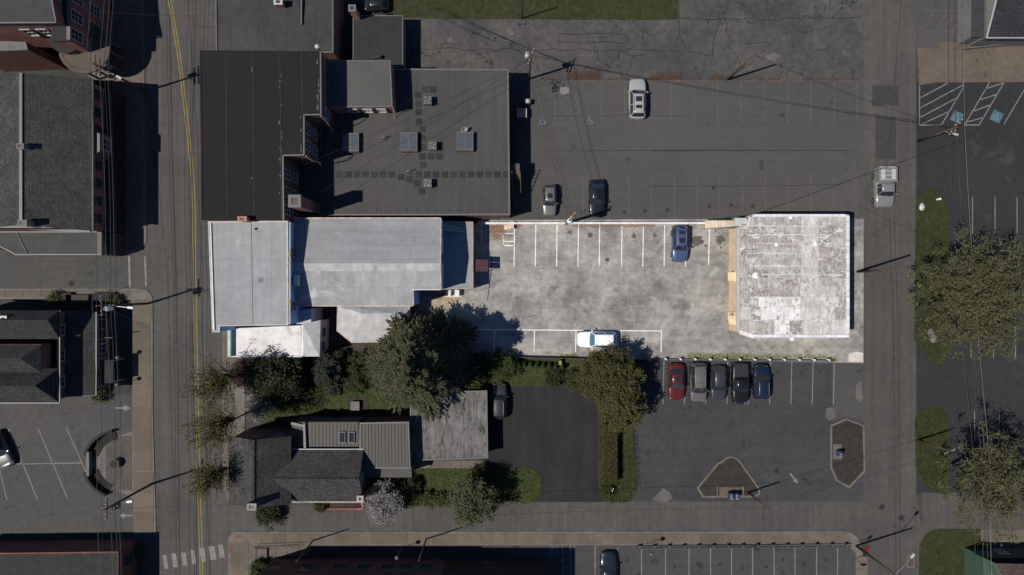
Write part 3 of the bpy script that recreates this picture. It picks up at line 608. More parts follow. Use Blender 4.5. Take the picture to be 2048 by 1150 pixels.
# east walls face +x: outside on the right of a line running +y
for t in (.18,.46,.74):
    for z in (5.2,8.0): window(A, w1[0], w1[1], t, z-.2, 1.0, 1.5)
for t in (.3,.72):
    for z in (5.2,8.0): window(A, w2[0], w2[1], t, z-.2, 1.0, 1.5)
window(A, w3[0], w3[1], .1, 6.6, 1.0, 1.6)
wn = (W(607,311,10).xy, W(565,311,10).xy); wn2 = (W(641,230,10).xy, W(607,230,10).xy)
chimney(A, 589,402, 11.7, 0, 1.25, 1.25, M_brickd, cap=M_wallg)
chimney(A, 484,438, 11.0, 9.5, .9, .45, M_brickl, cap=M_brickl)
b = MB(); b.tube([W(612,312,9.9),W(625,322,8.5),W(640,325,6.5),W(642,332,4.2)], .06, n=6); b.build('downpipe', M_offw, A)
b = MB(); b.tube([W(642,232,9.9),W(655,245,8.0),W(665,262,5.0)], .06, n=6); b.build('downpipe', M_offw, A)

# B: one-storey flat roof behind it
B, PB = flat('flat_roofed_annex', 'low wide grey flat roof with walkway pads, skylights and fan units', [(640,137),(1017,139),(1020,430),(566,432),(566,315),(640,300)], 4.0, M_brickd, M_roofB, .05, M_trimd, .18, .12)
def pads(lst):
    for x, y in lst: c = W(x, y, 4.0); piece('walkway_pad', surf('rubber pads',(.034,.033,.032),(.028,.027,.027),1.5,.3,rnd=.15), B, (c.x,c.y,4.003), (.75,.75,.03))
pads([(679+17.4*i,349) for i in range(7)]+[(802,354),(819,359),(834,367),(844,383)]+[(837+17.5*i,349) for i in range(11)])
pads([(836,190),(851,179),(866,179),(837,207),(837,224),(838,243),(845,258),(845,276),(845,295),(845,313),(862,313),(879,313),(846,330),(880,296)])
for i,(x,y) in enumerate(((855,200),(865,291),(855,366))):
    c = W(x, y, 5.0); t = thing('condenser_unit', ('square fan condenser unit nearest the back wall on the grey flat roof','square fan condenser unit between two skylights on the grey flat roof','square fan condenser unit beside the row of walkway pads')[i], 'condenser', (c.x,c.y,4.0), 'rooftop condenser units')
    b = MB(); b.cbox((c.x,c.y,4.05), .92, .92, .9); b.build('casing', M_steeld, t)
    b = MB(); b.lathe((c.x,c.y,4.95), [(.4,0),(.4,.05),(.34,.05),(.34,.01)], 20); b.build('fan_ring', M_trimd, t)
    b = MB(); b.lathe((c.x,c.y,4.962), [(.33,0),(.33,.008),(.1,.008)], 20); b.build('fan_well', M_dark, t)
    for k in range(4):
        a = k*math.pi/2+.4; b = MB(); b.add([(c.x+.06*math.cos(a),c.y+.06*math.sin(a),4.985),(c.x+.31*math.cos(a-.3),c.y+.31*math.sin(a-.3),4.98),(c.x+.31*math.cos(a+.35),c.y+.31*math.sin(a+.35),4.99)],[(0,1,2)]); b.build('fan_blade', M_steel, t)
for i,(x,y) in enumerate(((701,285),(818,284),(930,283))):
    c = W(x, y, 4.6); t = thing('skylight', ('boxed roof skylight nearest the black-roofed block','middle boxed skylight on the grey flat roof','boxed skylight beside the satellite dish')[i], 'skylight', (c.x,c.y,4.0))
    b = MB(); b.cbox((c.x,c.y,4.0), 2.0, 2.3, .55); b.build('curb', surf('skylight curb',(.085,.072,.06),(.07,.06,.05),1,.2), t)
    for k in (-1,1): b = MB(); b.cbox((c.x+k*.46,c.y+.05,4.55), .8, 1.8, .06); b.build('pane', M_skyglass, t)
    b = MB(); b.ring([Vector((c.x+sx*.98,c.y+.05+sy*1.03)) for sx,sy in ((-1,-1),(1,-1),(1,1),(-1,1))],[Vector((c.x+sx*.88,c.y+.05+sy*.92)) for sx,sy in ((-1,-1),(1,-1),(1,1),(-1,1))], 4.55, 4.66); b.cbox((c.x,c.y+.05,4.55),.1,1.84,.09); b.build('frame', M_trimd, t)
c = W(928,258,4.8); t = thing('satellite_dish', 'small satellite dish on the grey flat roof above a skylight', 'dish', (c.x,c.y,4.0))
b = MB(); b.lathe((0,0,0), [(.05,0),(.3,.05),(.45,.14),(.43,.15),(.28,.07),(.04,.02)], 18); Mr = Matrix.Translation((c.x,c.y,4.7)) @ Matrix.Rotation(.9,4,'X') @ Matrix.Rotation(.5,4,'Y'); b.v = [tuple(Mr @ Vector(v)) for v in b.v]; b.build('reflector', M_offw, t, True)
b = MB(); b.tube([(c.x,c.y,4.0),(c.x,c.y,4.7)], .04, n=6); b.build('mast', M_steeld, t); b = MB(); b.tube([(c.x,c.y,4.65),(c.x-.1,c.y-.5,4.9)], .02, n=5); b.build('feed_arm', M_steeld, t)
for x,y,l in ((768,277,'bent vent pipes on the flat roof between two skylights'),(818,344,'bent vent pipe lying beside the row of walkway pads'),(812,205,'bent antenna bracket at the shaded corner of the grey flat roof')):
    c = W(x,y,4.3); t = thing('vent_pipe', l, 'vent', (c.x,c.y,4.0)); b = MB(); b.tube([(c.x-.3,c.y,4.0),(c.x-.3,c.y,4.4),(c.x+.1,c.y+.15,4.45),(c.x+.5,c.y+.3,4.3)], .06, n=6); b.build('pipe', M_steeld, t); b = MB(); b.tube([(c.x+.1,c.y-.25,4.0),(c.x+.1,c.y-.1,4.5)], .05, n=6); b.build('stub', M_steeld, t)
for i in range(15): c = W(690+i*20.5,421,4.0); piece('roof_anchor', M_dark, B, (c.x,c.y,4.0), (.12,.2,.1))
# rear windows of B (south wall is in shade) and goods behind
C, PC = flat('grey_upper_extension', 'small pale grey two storey roof between the black roof and the alley', [(655,121),(781,121),(785,214),(657,215)], 6.9, M_brick, M_roofC, .05, M_trimd, .12, .06)
a = (W(657,215,6.9).xy, W(785,214,6.9).xy)
for t in (.35,.58,.8): window(C, a[0], a[1], t, 4.9, .9, 1.2)
b = MB(); b.tube([W(786,214,6.85),W(788,222,5.4),W(789,236,4.1)], .06, n=6); b.build('downpipe', M_offw, C)
R1, PR1 = flat('mottled_roof_shop', 'street-front building with mottled grey flat roof at the top edge', [(431,-60),(667,-60),(667,106),(433,106)], 5.2, M_brick, M_roofR, .03, M_trimd, .12, .12)
chimney(R1, 556,3, 6.4, 5.2, .9, .6, M_brick, cap=M_offw)
b = MB(); b.bar(W(604,0,5.4), W(604,50,5.2), .12, .5); b.build('fire_wall', M_trimd, R1)
R2, PR2 = flat('charcoal_shed', 'low charcoal flat-roofed shed between the alley and the mottled roof', [(706,31),(806,31),(806,134),(706,135)], 2.7, M_wallg, M_roofR2, .03, M_trimd, .1, .06)
chimney(R2, 704,16, 5.4, 0, .75, .7, M_brickl, cap=M_wallg)
M = thing('roof_mast', 'slim dark lamp mast rising beside the black roof corner', 'mast', W(655,119)); b = MB(); b.tube([W(655,119,0),W(655,119,0)*((85-0)/85)+Vector((0,0,9))], .07, .05, 8)
bx, by = W(655,119,7.0).xy; b = MB(); b.tube([(bx,by,0),(bx,by,11.2)], .07, .05, 8); b.build('post', M_dark, M); b = MB(); b.lathe((bx,by,11.1), [(.1,0),(.24,.05),(.24,.16),(.12,.24)], 12); b.build('lamp_head', M_offw, M)

# D, E, F, G, H: the pale-roofed property
D, PD = flat('pale_roofed_shop', 'street-front building with sunlit pale grey flat roof and gutters', [(417,443),(576,442),(577,650),(440,652),(440,664),(425,664)], 8.8, M_shadeblue, M_roofD, .03, surf('rust gutter edge',(.5,.46,.42),(.4,.36,.33),1,.2), .14, .1)
b = MB(); b.bar(W(421,446,8.93), W(428,660,8.93), .12, .06); b.build('front_gutter', M_coping, D)
b = MB(); b.bar(W(502,446,8.83), W(505,648,8.83), .06, .05); b.build('roof_seam', M_steeld, D)
b = MB(); b.bar(W(580,444,8.75), W(580,648,8.75), .08, .12); b.build('rear_gutter', M_coping, D)
for y_ in (508,527,571,603): b = MB(); c = W(577.5,y_,8.92); b.cbox((c.x-.05,c.y,8.9), .09, R.uniform(.2,.6), .02); b.build('lichen_patch', plain('yellow lichen',(.42,.33,.12),.9), D)
b = MB(); c = W(521,560,8.81); b.lathe((c.x,c.y,8.802), [(.34,0),(.34,.004),(.1,.005)], 14); b.build('drain_stain', surf('drain grey',(.14,.14,.14),(.2,.2,.2),2,.2), D)
c = W(511,458,8.9); b = MB(); b.lathe((c.x,c.y,8.8), [(.16,0),(.14,.1),(.06,.35),(.02,.4)], 10); b.build('vent', M_steeld, D)
wd = (W(579,650,8.8).xy, W(579,442,8.8).xy)
for t,z in ((.18,6.9),(.7,6.9)): window(D, wd[0], wd[1], t, z, 1.0, 1.2)
c = W(588,561,7.6); b = MB(); b.cbox((c.x+.2,c.y,6.9), .5, 1.2, .7); b.build('wall_unit', M_coping, D)
E = thing('gabled_pale_building', 'long low-pitched sunlit grey roof with a white ridge strip', 'building', W(730,525))
ze, zr = 6.5, 7.2; yr = 527
def Y(py, z): return W(0,py,z).y
def X(px, z): return W(px,0,z).x
xl, xr, xj = X(585,6.8), X(881,6.8), X(826,6.2); yt, ym, yj, yb = Y(437,ze), Y(yr,zr), Y(579,6.5), Y(611,6.2)
sl = lambda y: zr-(zr-ze)*(y-ym)/(yt-ym) if y > ym else zr-(zr-6.2)*(ym-y)/(ym-yb)
b = MB(); b.plate([(xl,yt,ze),(xr,yt,ze),(xr,ym,zr),(xl,ym,zr)], .18); b.build('roof_slope', M_roofE, E)
b = MB(); b.plate([(xl,ym,zr),(xr,ym,zr),(xr,yj,sl(yj)),(xj,yj,sl(yj)),(xj,yb,6.2),(xl,yb,6.2)], .18); b.build('roof_slope', M_roofE2, E)
b = MB(); b.plate([(xl+.05,ym+.02,zr+.03),(xr-.05,ym+.02,zr+.03),(xr-.05,ym-.85,sl(ym-.85)+.025),(xl+.05,ym-.85,sl(ym-.85)+.025)], .03); b.build('ridge_strip', M_strip, E)
b = MB(); V = [(xl,yt),(xr-.04,yt-.04),(xr-.04,yj+.04),(xj-.04,yj+.04),(xj-.04,yb+.04),(xl,yb+.04)]
walls(E, V, 0, 6.02, M_shadeblue)
b = MB(); b.add([(xr-.04,yt-.04,6.02),(xr-.04,yj+.04,6.02),(xr-.04,yj+.04,sl(yj)-.18),(xr-.04,ym,zr-.18),(xr-.04,yt-.04,ze-.18)], [(0,1,2,3,4)]); b.build('gable', M_shadeblue, E)
b = MB(); b.bar((xr+.04,yt,ze),(xr+.04,ym,zr),.12,.2); b.bar((xr+.04,ym,zr),(xr+.04,yj,sl(yj)),.12,.2); b.bar((xl,yb-.05,6.15),(xj,yb-.05,6.15),.12,.14); b.bar((xj+.05,yb,6.15),(xj+.05,yj,sl(yj)-.05),.12,.14); b.bar((xl,yt+.05,ze),(xr,yt+.05,ze),.14,.12); b.build('roof_edge', surf('rusty drip edge',(.36,.27,.2),(.5,.45,.4),1.5,.25), E)
b = MB(); b.bar((xj,yj-.02,sl(yj)+.02),(xr,yj-.02,sl(yj)+.02),.1,.12); b.build('roof_edge', M_coping, E)
window(E, (xr-.04,yj), (xr-.04,yt), .45, 4.4, 1.0, 1.3)
Fb, PF = flat('low_rear_extension', 'narrow low flat roof shaded by the gabled pale building', [(878,442),(946,444),(946,577),(878,579)], 2.8, M_wallblue, M_roofE, .03, surf('brown drip edge',(.4,.33,.27),(.3,.24,.2),1,.2), .1, .1)
lad = thing('roof_ladder', 'wooden ladder lying flat across the low rear extension roof', 'ladder', W(905,453,2.8))
la, lb = W(884,449,4.6), W(926,457,2.95); lc, ld = W(884,458,4.6), W(926,463,2.95)
for p,q in ((la,lb),(lc,ld)): b = MB(); b.bar(p,q,.07,.09); b.build('rail', surf('pale ladder wood',(.55,.48,.42),(.45,.38,.33),2,.2), lad)
for k in range(11): b = MB(); u = (k+.6)/11.2; b.bar(la.lerp(lb,u), lc.lerp(ld,u), .05); b.build('rung', MATS['pale ladder wood'], lad)
G, PG = flat('white_roofed_wing', 'bright white coated roof wing with green copper front edge', [(459,657),(601,651),(605,713),(459,714)], 4.4, M_wallblue, M_roofG, .02)
b = MB(); b.bar(W(460,658,4.75), W(460,713,4.75), .34, .6); b.build('copper_front', M_copper, G)
b = MB(); b.bar(W(459,713,4.5), W(604,713,4.5), .12, .16); b.build('edge_trim', M_coping, G)
b = MB(); b.bar(W(604,650,4.5), W(606,712,4.5), .16, .1); b.build('edge_trim', M_coping, G)
hp = lambda x,y,z: W(x,y,z)
hipm = surf('hip membrane', (.5,.49,.48), (.42,.415,.41), .5, .1, streak=(.1,1.5,.3), stain=((.3,.28,.26),1.5,.62,.7))
b = MB(); b.plate([hp(605,648,5.3),hp(639,713,4.3),hp(607,713,4.4)], .15); b.build('hip_slope', hipm, G)
b = MB(); b.plate([hp(605,648,5.3),hp(641,640,4.4),hp(639,713,4.3)], .15); b.build('hip_slope', hipm, G)
wg = [hp(604,645,4.3).xy,hp(639,641,4.3).xy,hp(637,712,4.3).xy,hp(604,712,4.3).xy]; walls(G, wg, 0, 4.15, M_wallblue, 'rear_wall')
window(G, wg[2], wg[1], .25, 1.9, 1.0, 1.3); window(G, wg[2], wg[1], .65, 1.9, .9, 1.2)
bb = [W(593,620,4.9),W(622,617,4.9),W(622,648,4.9),W(593,648,4.9)]; walls(G, [p.xy for p in bb], 0, 4.7, M_wallblue, 'stair_block'); b = MB(); b.prism([p.xy for p in bb], 4.7, 4.9); b.build('stair_roof', surf('blue grey roof',(.42,.44,.47),(.38,.4,.43),1,.1), G)
Hh = thing('chamfered_bay', 'pale hipped roof bay with chamfered corners behind the gabled building', 'building', W(748,650))
hz = 3.4; hpx = [(676,613),(818,613),(815,682),(703,684),(675,661)]; HP = pw(hpx, hz); walls(Hh, inset(HP,.15), 0, hz-.1, M_brickl)
rp = [W(728,628,hz+1.0), W(782,626,hz+1.0)]
for pts in ([HP[0],rp[0],rp[1],HP[1]],[HP[1],rp[1],HP[2]],[HP[2],rp[1],rp[0],HP[3]],[HP[3],rp[0],HP[4]],[HP[4],rp[0],HP[0]]): b = MB(); b.plate(pts, .12); b.build('roof_slope', surf('pale hip membrane',(.42,.412,.4),(.34,.333,.325),.5,.12,streak=(.12,1.6,.3),stain=((.25,.24,.23),1,.62,.72)), Hh)
b = MB(); b.ring(inset(HP,-.1), inset(HP,.1), hz-.16, hz+.02); b.build('eave_gutter', MATS['rusty drip edge'], Hh)
t = thing('door_canopy', 'maroon folded door canopy behind the low rear extension', 'canopy', W(963,531))
a = W(946,519,2.5); c = W(976,543,2.2); m_ = (a.y+c.y)/2
for y0,y1,z in ((a.y,m_+.02,.0),(m_-.02,c.y,.0)): b = MB(); b.plate([(a.x+.1,y0,2.55),(c.x,y0,2.25),(c.x,y1,2.25),(a.x+.1,y1,2.55)], .05); b.build('canopy_panel', M_maroon, t)
for y in (a.y-.1,c.y+.1): b = MB(); b.tube([(c.x-.1,y,0),(c.x-.1,y,2.25)], .04, n=6); b.build('post', M_steel, t)
t = thing('cellar_entry', 'small white boxed cellar entry against the rear extension', 'hatch', W(905,585)); 
for x in (897,914): c = W(x,586,.8); b = MB(); b.cbox((c.x,c.y,0), .55, .75, .9); b.build('side_box', M_coping, t)
c = W(905,592,.1); b = MB(); b.cbox((c.x,c.y,.0), 2.4, .25, .16); b.build('step', M_woodlit, t)

# I: the garage with the stained white roof
hI = 3.8; Ipx = [(1478,454),(1497,452),(1505,429),(1697,429),(1697,674),(1508,674),(1478,664)]
I = thing('white_roofed_garage', 'large garage with a stained white membrane roof and white coping', 'building', W(1590,555))
PI = pw(Ipx, hI); walls(I, inset(PI,.003), 0, hI-.2, M_walltan); b = MB(); b.prism(PI, hI-.2, hI); rf = b.build('roof', M_roofbed, I)
RG = random.Random(21); y0 = 434
while y0 < 666:
    y1 = min(669, y0+RG.uniform(14,27)); x0 = 1480
    if 669-y1 < 9: y1 = 669
    while x0 < 1691:
        x1 = min(1692, x0+RG.uniform(16,46))
        if 1692-x1 < 10: x1 = 1692
        if x0 < 1600 < x1 and x1-1600 > 6: x1 = 1601
        if x0 < 1636 < x1 and x1-1636 > 6 and x0 > 1595: x1 = 1637
        if x0 < 1502 < x1 and (y0 < 453 or y1 > 662): x1 = max(1503, min(x1,1508))
        xc, yc_ = (x0+x1)/2, (y0+y1)/2; m = M_sheetA
        if 1600 < xc < 1637 or (yc_ > 575 and xc > 1600) or yc_ > 655: m = M_sheetB
        if yc_ > 588 and xc < 1600: m = RG.choice((M_sheetC,M_sheetC,M_sheetB,M_sheetA))
        if xc > 1672 and 575 < yc_ < 640: m = M_sheetA
        if not (xc < 1504 and (yc_ < 453 or yc_ > 662)):
            a, c = W(x0,y0,hI), W(x1,y1,hI); piece('roof_sheet', m, rf, ((a.x+c.x)/2,(a.y+c.y)/2,hI+.002), (abs(c.x-a.x)-RG.uniform(.0,.05), abs(a.y-c.y)-RG.uniform(.0,.05), .03+RG.uniform(0,.02)), RG.uniform(-.004,.004))
        x0 = x1
    y0 = y1
# pale wavy lap joints across the roof
for yy in (452,470,487,507,532,549,596,617,640):
    xa_, xb_2 = 1482+RG.uniform(0,60), 1600+RG.uniform(-20,85); P = [W(xa_+(xb_2-xa_)*k/24, yy+RG.uniform(-1.6,1.6), hI) for k in range(25)]
    b = MB(); b.ribbon(P, RG.uniform(.05,.1), hI+.058); b.build('lap_joint', M_sheetC, rf)
def copings(pts, n, w=.36, zz=.0):
    for k in range(n):
        a = W(pts[0]+(pts[2]-pts[0])*k/n, pts[1]+(pts[3]-pts[1])*k/n, hI); c = W(pts[0]+(pts[2]-pts[0])*(k+1)/n, pts[1]+(pts[3]-pts[1])*(k+1)/n, hI); d = c-a
        piece('coping_stone', M_coping, rf, ((a.x+c.x)/2,(a.y+c.y)/2,hI-.12+zz), (d.length-.03, w, .26), math.atan2(d.y,d.x))
copings((1695,431,1695,668), 19); copings((1508,672,1698,672), 16, zz=.003); copings((1505,431,1690,431), 15, .3); copings((1479,664,1508,673), 2, .5, .005); copings((1500,434,1494,453), 2, .25)
b = MB(); b.bar(W(1476,457,hI-.02), W(1476,663,hI-.02), .34, .2); b.build('gutter', plain('grey green gutter',(.4,.43,.42),.5), rf)
for x,y,s in ((1513,551,.8),(1555,489,.5),(1632,487,.6),(1583,434,.55)):
    c = W(x,y,hI+.3); b = MB(); b.lathe((c.x,c.y,hI+.02), [(s*.5,0),(s*.46,.04),(.1,.06),(.1,.3),(.15,.32),(.0,.36)], 14); b.build('roof_vent', M_white, rf)
wi = (W(1478,454,hI).xy, W(1478,664,hI).xy); wi = (Vector((wi[0].x-.02,wi[0].y)), Vector((wi[1].x-.02,wi[1].y)))
for t,w in ((.47,1.0),(.86,1.0)): window(I, wi[0], wi[1], t, .1, w, 2.2, M_walltan, plain('tan door panel',(.5,.4,.27),.6), (0,0), 'door')
for y in (553,640): 
    a = W(1461,y,2.6); b = MB(); b.add([(a.x+.7,a.y+.55,2.7),(a.x+.7,a.y-.55,2.7),(a.x-.1,a.y,2.35)], [(0,1,2)]); b.plate([(a.x+.8,a.y+.6,2.7),(a.x+.8,a.y-.6,2.7),(a.x-.15,a.y-.5,2.4),(a.x-.15,a.y+.5,2.4)], .05); b.build('door_hood', M_walltan, I)
c = W(1583,677,2.8); b = MB(); b.cbox((c.x,c.y,2.6), .4, .5, .3); b.build('wall_lamp', M_white, I)
# boarded ramp to the garage
t = thing('boarded_ramp', 'weathered board ramp along the white wall leading to the garage roof corner', 'ramp', W(1440,449))
for k in range(17): a = W(1412+k*3.5,441,1.2+k*.1); c = W(1412+k*3.5,457-k*.15,1.2+k*.1); b = MB(); b.bar((a.x,a.y,a.z),(c.x,c.y,c.z),.2,.06); b.build('board', M_woodlit, t)
b = MB(); b.bar(W(1411,457,.9),W(1470,454,2.7),.08,.5); b.bar(W(1411,441,.9),W(1470,440,2.7),.08,.5); b.build('stringer', M_wood, t)
c = W(1482,444,3); b = MB(); b.cbox((c.x,c.y,0),1.5,1.0,2.95); b.build('landing', plain('grey green panel',(.42,.45,.44),.6), t)
# white wall along the lot
t = thing('white_boundary_wall', 'low white capped wall dividing the pale lot from the upper lot', 'wall', W(1190,445))
for k in range(26):
    x0 = 964+k*17.2; a, c = W(x0,446.5,.75), W(x0+17.2,445.8,.75); b = MB(); b.cbox(((a.x+c.x)/2,(a.y+c.y)/2,.62), c.x-a.x-.02, .26, .12); b.build('cap_stone', M_coping, t)
a, c = W(964,446,.6), W(1411,446,.6); b = MB(); b.box(a.x,a.y-.09,0,c.x,a.y+.09,.62); b.build('wall_body', surf('white block wall',(.7,.69,.67),(.6,.59,.57),1,.1), t)
b = MB(); a, c = W(963,448,1.0), W(963,484,1.0); b.tube([a,c], .03, n=5); b.tube([(a.x,a.y,0),a], .03, n=5); b.tube([(c.x,c.y,0),c], .03, n=5); o = b.build('handrail', M_white, loc=(a.x,a.y,0)); tag(o, 'thin white handrail at the shaded corner behind the rear extension', 'handrail')
t = thing('wooden_steps', 'small pale wooden steps at the white boundary wall', 'steps', W(1020,453))
for k in range(3): c = W(1024-k*6,450+k*2,.5); b = MB(); b.cbox((c.x,c.y,0), .5, .9-.15*k, .6-.18*k); b.build('step', M_woodlit, t)

# J: shingled hall, K: flat wing, L: brick block top left
J = thing('shingled_hall', 'large hall with a long grey shingled gable roof and brick side', 'building', W(60,300))
zj = 6.4; zjr = 9.2
xe, xrj, xw = X(185,zj), X(42,zjr), X(-120,zj); y0, y1 = Y(462,zj), Y(140,zj); yr0, yr1 = Y(450,zjr), Y(146,zjr)
b = MB(); b.plate([(xe,y0,zj),(xe,Y(158,zj),zj),(xrj,yr1,zjr),(xrj,yr0,zjr)], .15); b.build('roof_slope', M_sh_y, J)
b = MB(); b.plate([(xw,y0,zj),(xw,y1,zj),(xrj,yr1,zjr),(xrj,yr0,zjr)], .15); b.build('roof_slope', M_sh_w, J)
b = MB(); b.bar((xrj,yr0,zjr+.03),(xrj,yr1,zjr+.03),.35,.08); b.build('ridge_cap', M_trimd, J)
b = MB(); b.bar((xe+.05,y0,zj-.02),(xe+.05,Y(158,zj),zj-.02),.14,.16); b.build('gutter', M_dark, J)
V = [(xw+.3,y0+.25),(xe-.3,y0+.25),(xe-.3,Y(160,zj)-.2),(xw+.3,y1-.3)]; walls(J, V, 0, zj-.1, M_brick)
we = ((xe-.28,y0+.25),(xe-.28,Y(160,zj)-.2))
for k in range(8): 
    if k in (4,): continue
    window(J, we[0], we[1], .08+k*.122, 4.3, 1.0, 1.35, M_trimd)
b = MB(); b.box(xe-.3, y0+.3, .1, xe+.2, Y(160,zj)-.3, 3.6); b.build('stone_facing', M_stone, J)
for k in range(7): window(J, (xe+.22,y0+.25), (xe+.22,Y(160,zj)-.2), .1+k*.13, 1.0, 1.1, 1.8, M_dark)
c = W(200,287,5.6); b = MB(); b.add([(xe-.3,c.y+1.6,3.6),(xe+.65,c.y+1.0,3.6),(xe+.65,c.y-1.0,3.6),(xe-.3,c.y-1.6,3.6),(xe-.3,c.y+1.6,6.1),(xe+.65,c.y+1.0,6.1),(xe+.65,c.y-1.0,6.1),(xe-.3,c.y-1.6,6.1)], [(4,5,6,7),(0,1,5,4),(1,2,6,5),(2,3,7,6)]); bw = b.build('bay', M_trimd, J)
window(J, (xe+.65,c.y-1.0), (xe+.65,c.y+1.0), .5, 4.2, 1.3, 1.5, M_trim)
chimney(J, 40,292, 9.9, 8.2, .7, .5, M_wallg); chimney(J, 44,446, 10.0, 7.6, .9, .6, M_brickl)
b = MB(); b.bar(W(0,453,5.2), W(182,460,5.2), .5, .3); b.build('parapet', M_trimd, J)
K, PK = flat('corner_flat_wing', 'low flat grey roofed wing at the corner of the side street', [(-60,463),(195,463),(203,510),(32,510),(20,503),(-60,463.5)], 4.2, M_wallg, surf('smooth grey roof',(.064,.063,.059),(.055,.054,.051),.3,.12), .03, M_trimd, .12, .08)
a, c = W(196,464,4.2), W(203,508,4.2); b = MB(); b.box(a.x-.1,c.y,4.2,a.x+.5,a.y,4.32); b.build('parapet_cap', surf('tan cap',(.15,.135,.115),(.13,.115,.1),1,.1), K)
a, c = W(208,464,3.2), W(242,509,3.2); b = MB(); b.box(a.x-.2,c.y,0,W(246,0,.5).x,a.y,2.9); b.build('brown_front', surf('brown render',(.048,.04,.035),(.042,.035,.031),.5,.1), K)
b = MB(); p0, p1 = W(33,464,4.25), W(55,509,4.25); b.bar(p0,p1,.1,.08); b.build('roof_divider', M_wallg, K)
L = thing('brick_corner_block', 'tall red brick block with grey metal roof and rounded corner porch', 'building', W(130,40)); zl = 10.0
LP = pw([(-80,-80),(98,-80),(105,8),(112,42),(-80,46)], zl); walls(L, inset(LP,.1), 0, zl-.2, M_brick); b = MB(); b.prism(LP, zl-.2, zl); b.build('roof', surf('seamed grey roof',(.05,.05,.051),(.043,.043,.044),.3,.1,grid=((.075,.075,.075),3.4,0,.06)), L)
b = MB(); b.bar(W(-60,46,zl+.03), W(112,45,zl+.03), .16, .12); b.bar(W(98,-80,zl+.03), W(105,8,zl+.03), .16, .12); b.bar(W(105,8,zl+.03), W(112,43,zl+.03), .16, .12); b.build('roof_trim', M_trimd, L)
# lower front range of the block, stepping out to the street
L2 = pw([(60,60),(135,70),(140,86),(140,78),(136,-80),(60,-80)], 8.2); X1 = X(136,8.2)
b = MB(); b.box(X(104,8.2), Y(80,8.2), 0, X1, Y(-80,8.2), 8.0); b.build('front_range', M_brick, L); b = MB(); b.box(X(104,8.2)-.1, Y(80,8.2)-.1, 8.0, X1+.25, Y(-80,8.2), 8.2); b.build('front_roof', M_roofR2, L)
b = MB(); b.box(X1-.1, Y(78,8.2)-.1, 8.2, X1+.3, Y(-80,8.2), 8.3); b.build('cornice', M_trimd, L)
for t,z in ((.1,5.8),(.34,5.8),(.58,5.8),(.1,2.4),(.34,2.4),(.58,2.4),(.8,5.8)): window(L, (X1+.01,Y(78,8.2)), (X1+.01,Y(-80,8.2)), t, z, 1.1, 1.9, bars=(1,2))
for t in (.5,.75,.93): window(L, W(98,-80,zl).xy+Vector((-.08,0)), W(110,42,zl).xy+Vector((-.08,0)), 1-t, 8.45, 1.0, 1.0, bars=(2,2))
sw_ = (W(0,46,zl).xy+Vector((0,.08)), W(110,45,zl).xy+Vector((0,.08)))
for t in (.2,.5,.8): window(L, sw_[0], sw_[1], t, 6.2, 1.0, 1.7)
pc = W(168,95,4.2); b = MB(); b.lathe((pc.x,pc.y,0), [(2.9,0),(2.9,.35),(2.7,.35)], 28); b.build('porch_floor', M_walk, L)
for k in range(6): a = math.radians(-100+k*32); b = MB(); b.tube([(pc.x+2.6*math.cos(a),pc.y+2.6*math.sin(a),.3),(pc.x+2.6*math.cos(a),pc.y+2.6*math.sin(a),3.9)], .14, .12, 10); b.build('porch_column', M_trimd, L)
b = MB(); b.lathe((pc.x,pc.y,3.9), [(3.0,0),(3.1,.15),(3.1,.32),(2.7,.36),(2.6,.3)], 28); b.build('porch_roof', surf('brown porch roof',(.1,.08,.062),(.085,.068,.054),.6,.2), L)
b = MB(); b.lathe((pc.x-1.6,pc.y+1.0,0), [(1.9,0),(1.9,5.0)], 24); b.build('round_bay', M_brick, L); b = MB(); b.lathe((pc.x-1.6,pc.y+1.0,5.0), [(2.0,0),(2.0,.12),(1.8,.14)], 24); b.build('round_bay_roof', M_roofR2, L)
gx = [(-80,80),(52,84),(56,100),(-80,105)]; GP = pw(gx, 7.0); walls(L, GP, 0, 6.9, M_brickd, 'rear_range'); b = MB(); b.prism(GP, 6.9, 7.05); b.build('rear_roof', M_wallg, L)

# M: hipped house with porch, left
Mh = thing('hipped_house', 'grey shingled house with crossed hip roofs left of the street', 'building', W(60,715))
zm = 6.0; ex, ey0, ey1 = X(119,zm), Y(805,zm), Y(621,zm); ex0 = X(-120,zm)
# two street-facing hipped gables with a dormer between
def hipgable(ya, yb, zt, yc, xin, xp):
    A_, B_, C_, T_ = (ex,ya,zm),(ex,yb,zm),(xin,yc,zt),(xp,yc,zt)
    b = MB(); b.plate([A_,B_,T_], .12); b.build('roof_slope', M_sh_dy, Mh)
    b = MB(); b.plate([A_,T_,C_,(xin,ya,zm)], .12); b.build('roof_slope', M_sh_dx, Mh); b = MB(); b.plate([B_,T_,C_,(xin,yb,zm)], .12); b.build('roof_slope', M_sh_dx, Mh)
hipgable(Y(621,zm), Y(678,zm), 7.9, Y(640,7.9), ex0, X(95,7.9)); hipgable(Y(735,zm), Y(805,zm), 8.2, Y(772,8.2), ex0, X(70,8.2))
b = MB(); zc = 9.0; a1, a2, a3 = (X(82,7.6),Y(690,7.6),7.6),(X(82,7.6),Y(745,7.6),7.6),(X(40,zc),Y(717,zc),zc)
b.plate([a1,a2,a3], .12); b.build('roof_slope', M_sh_dy, Mh)
for q, z_ in (((X(82,7.6),Y(690,7.6),7.6),1),((X(82,7.6),Y(745,7.6),7.6),1)): b = MB(); b.plate([q,a3,(ex0,Y(717,zc),zc),(ex0,q[1],7.6)], .12); b.build('roof_slope', M_sh_dx, Mh)
walls(Mh, [(ex0,ey0+.3),(ex-.4,ey0+.3),(ex-.4,ey1-.3),(ex0,ey1-.3)], 0, zm-.1, M_brickd)
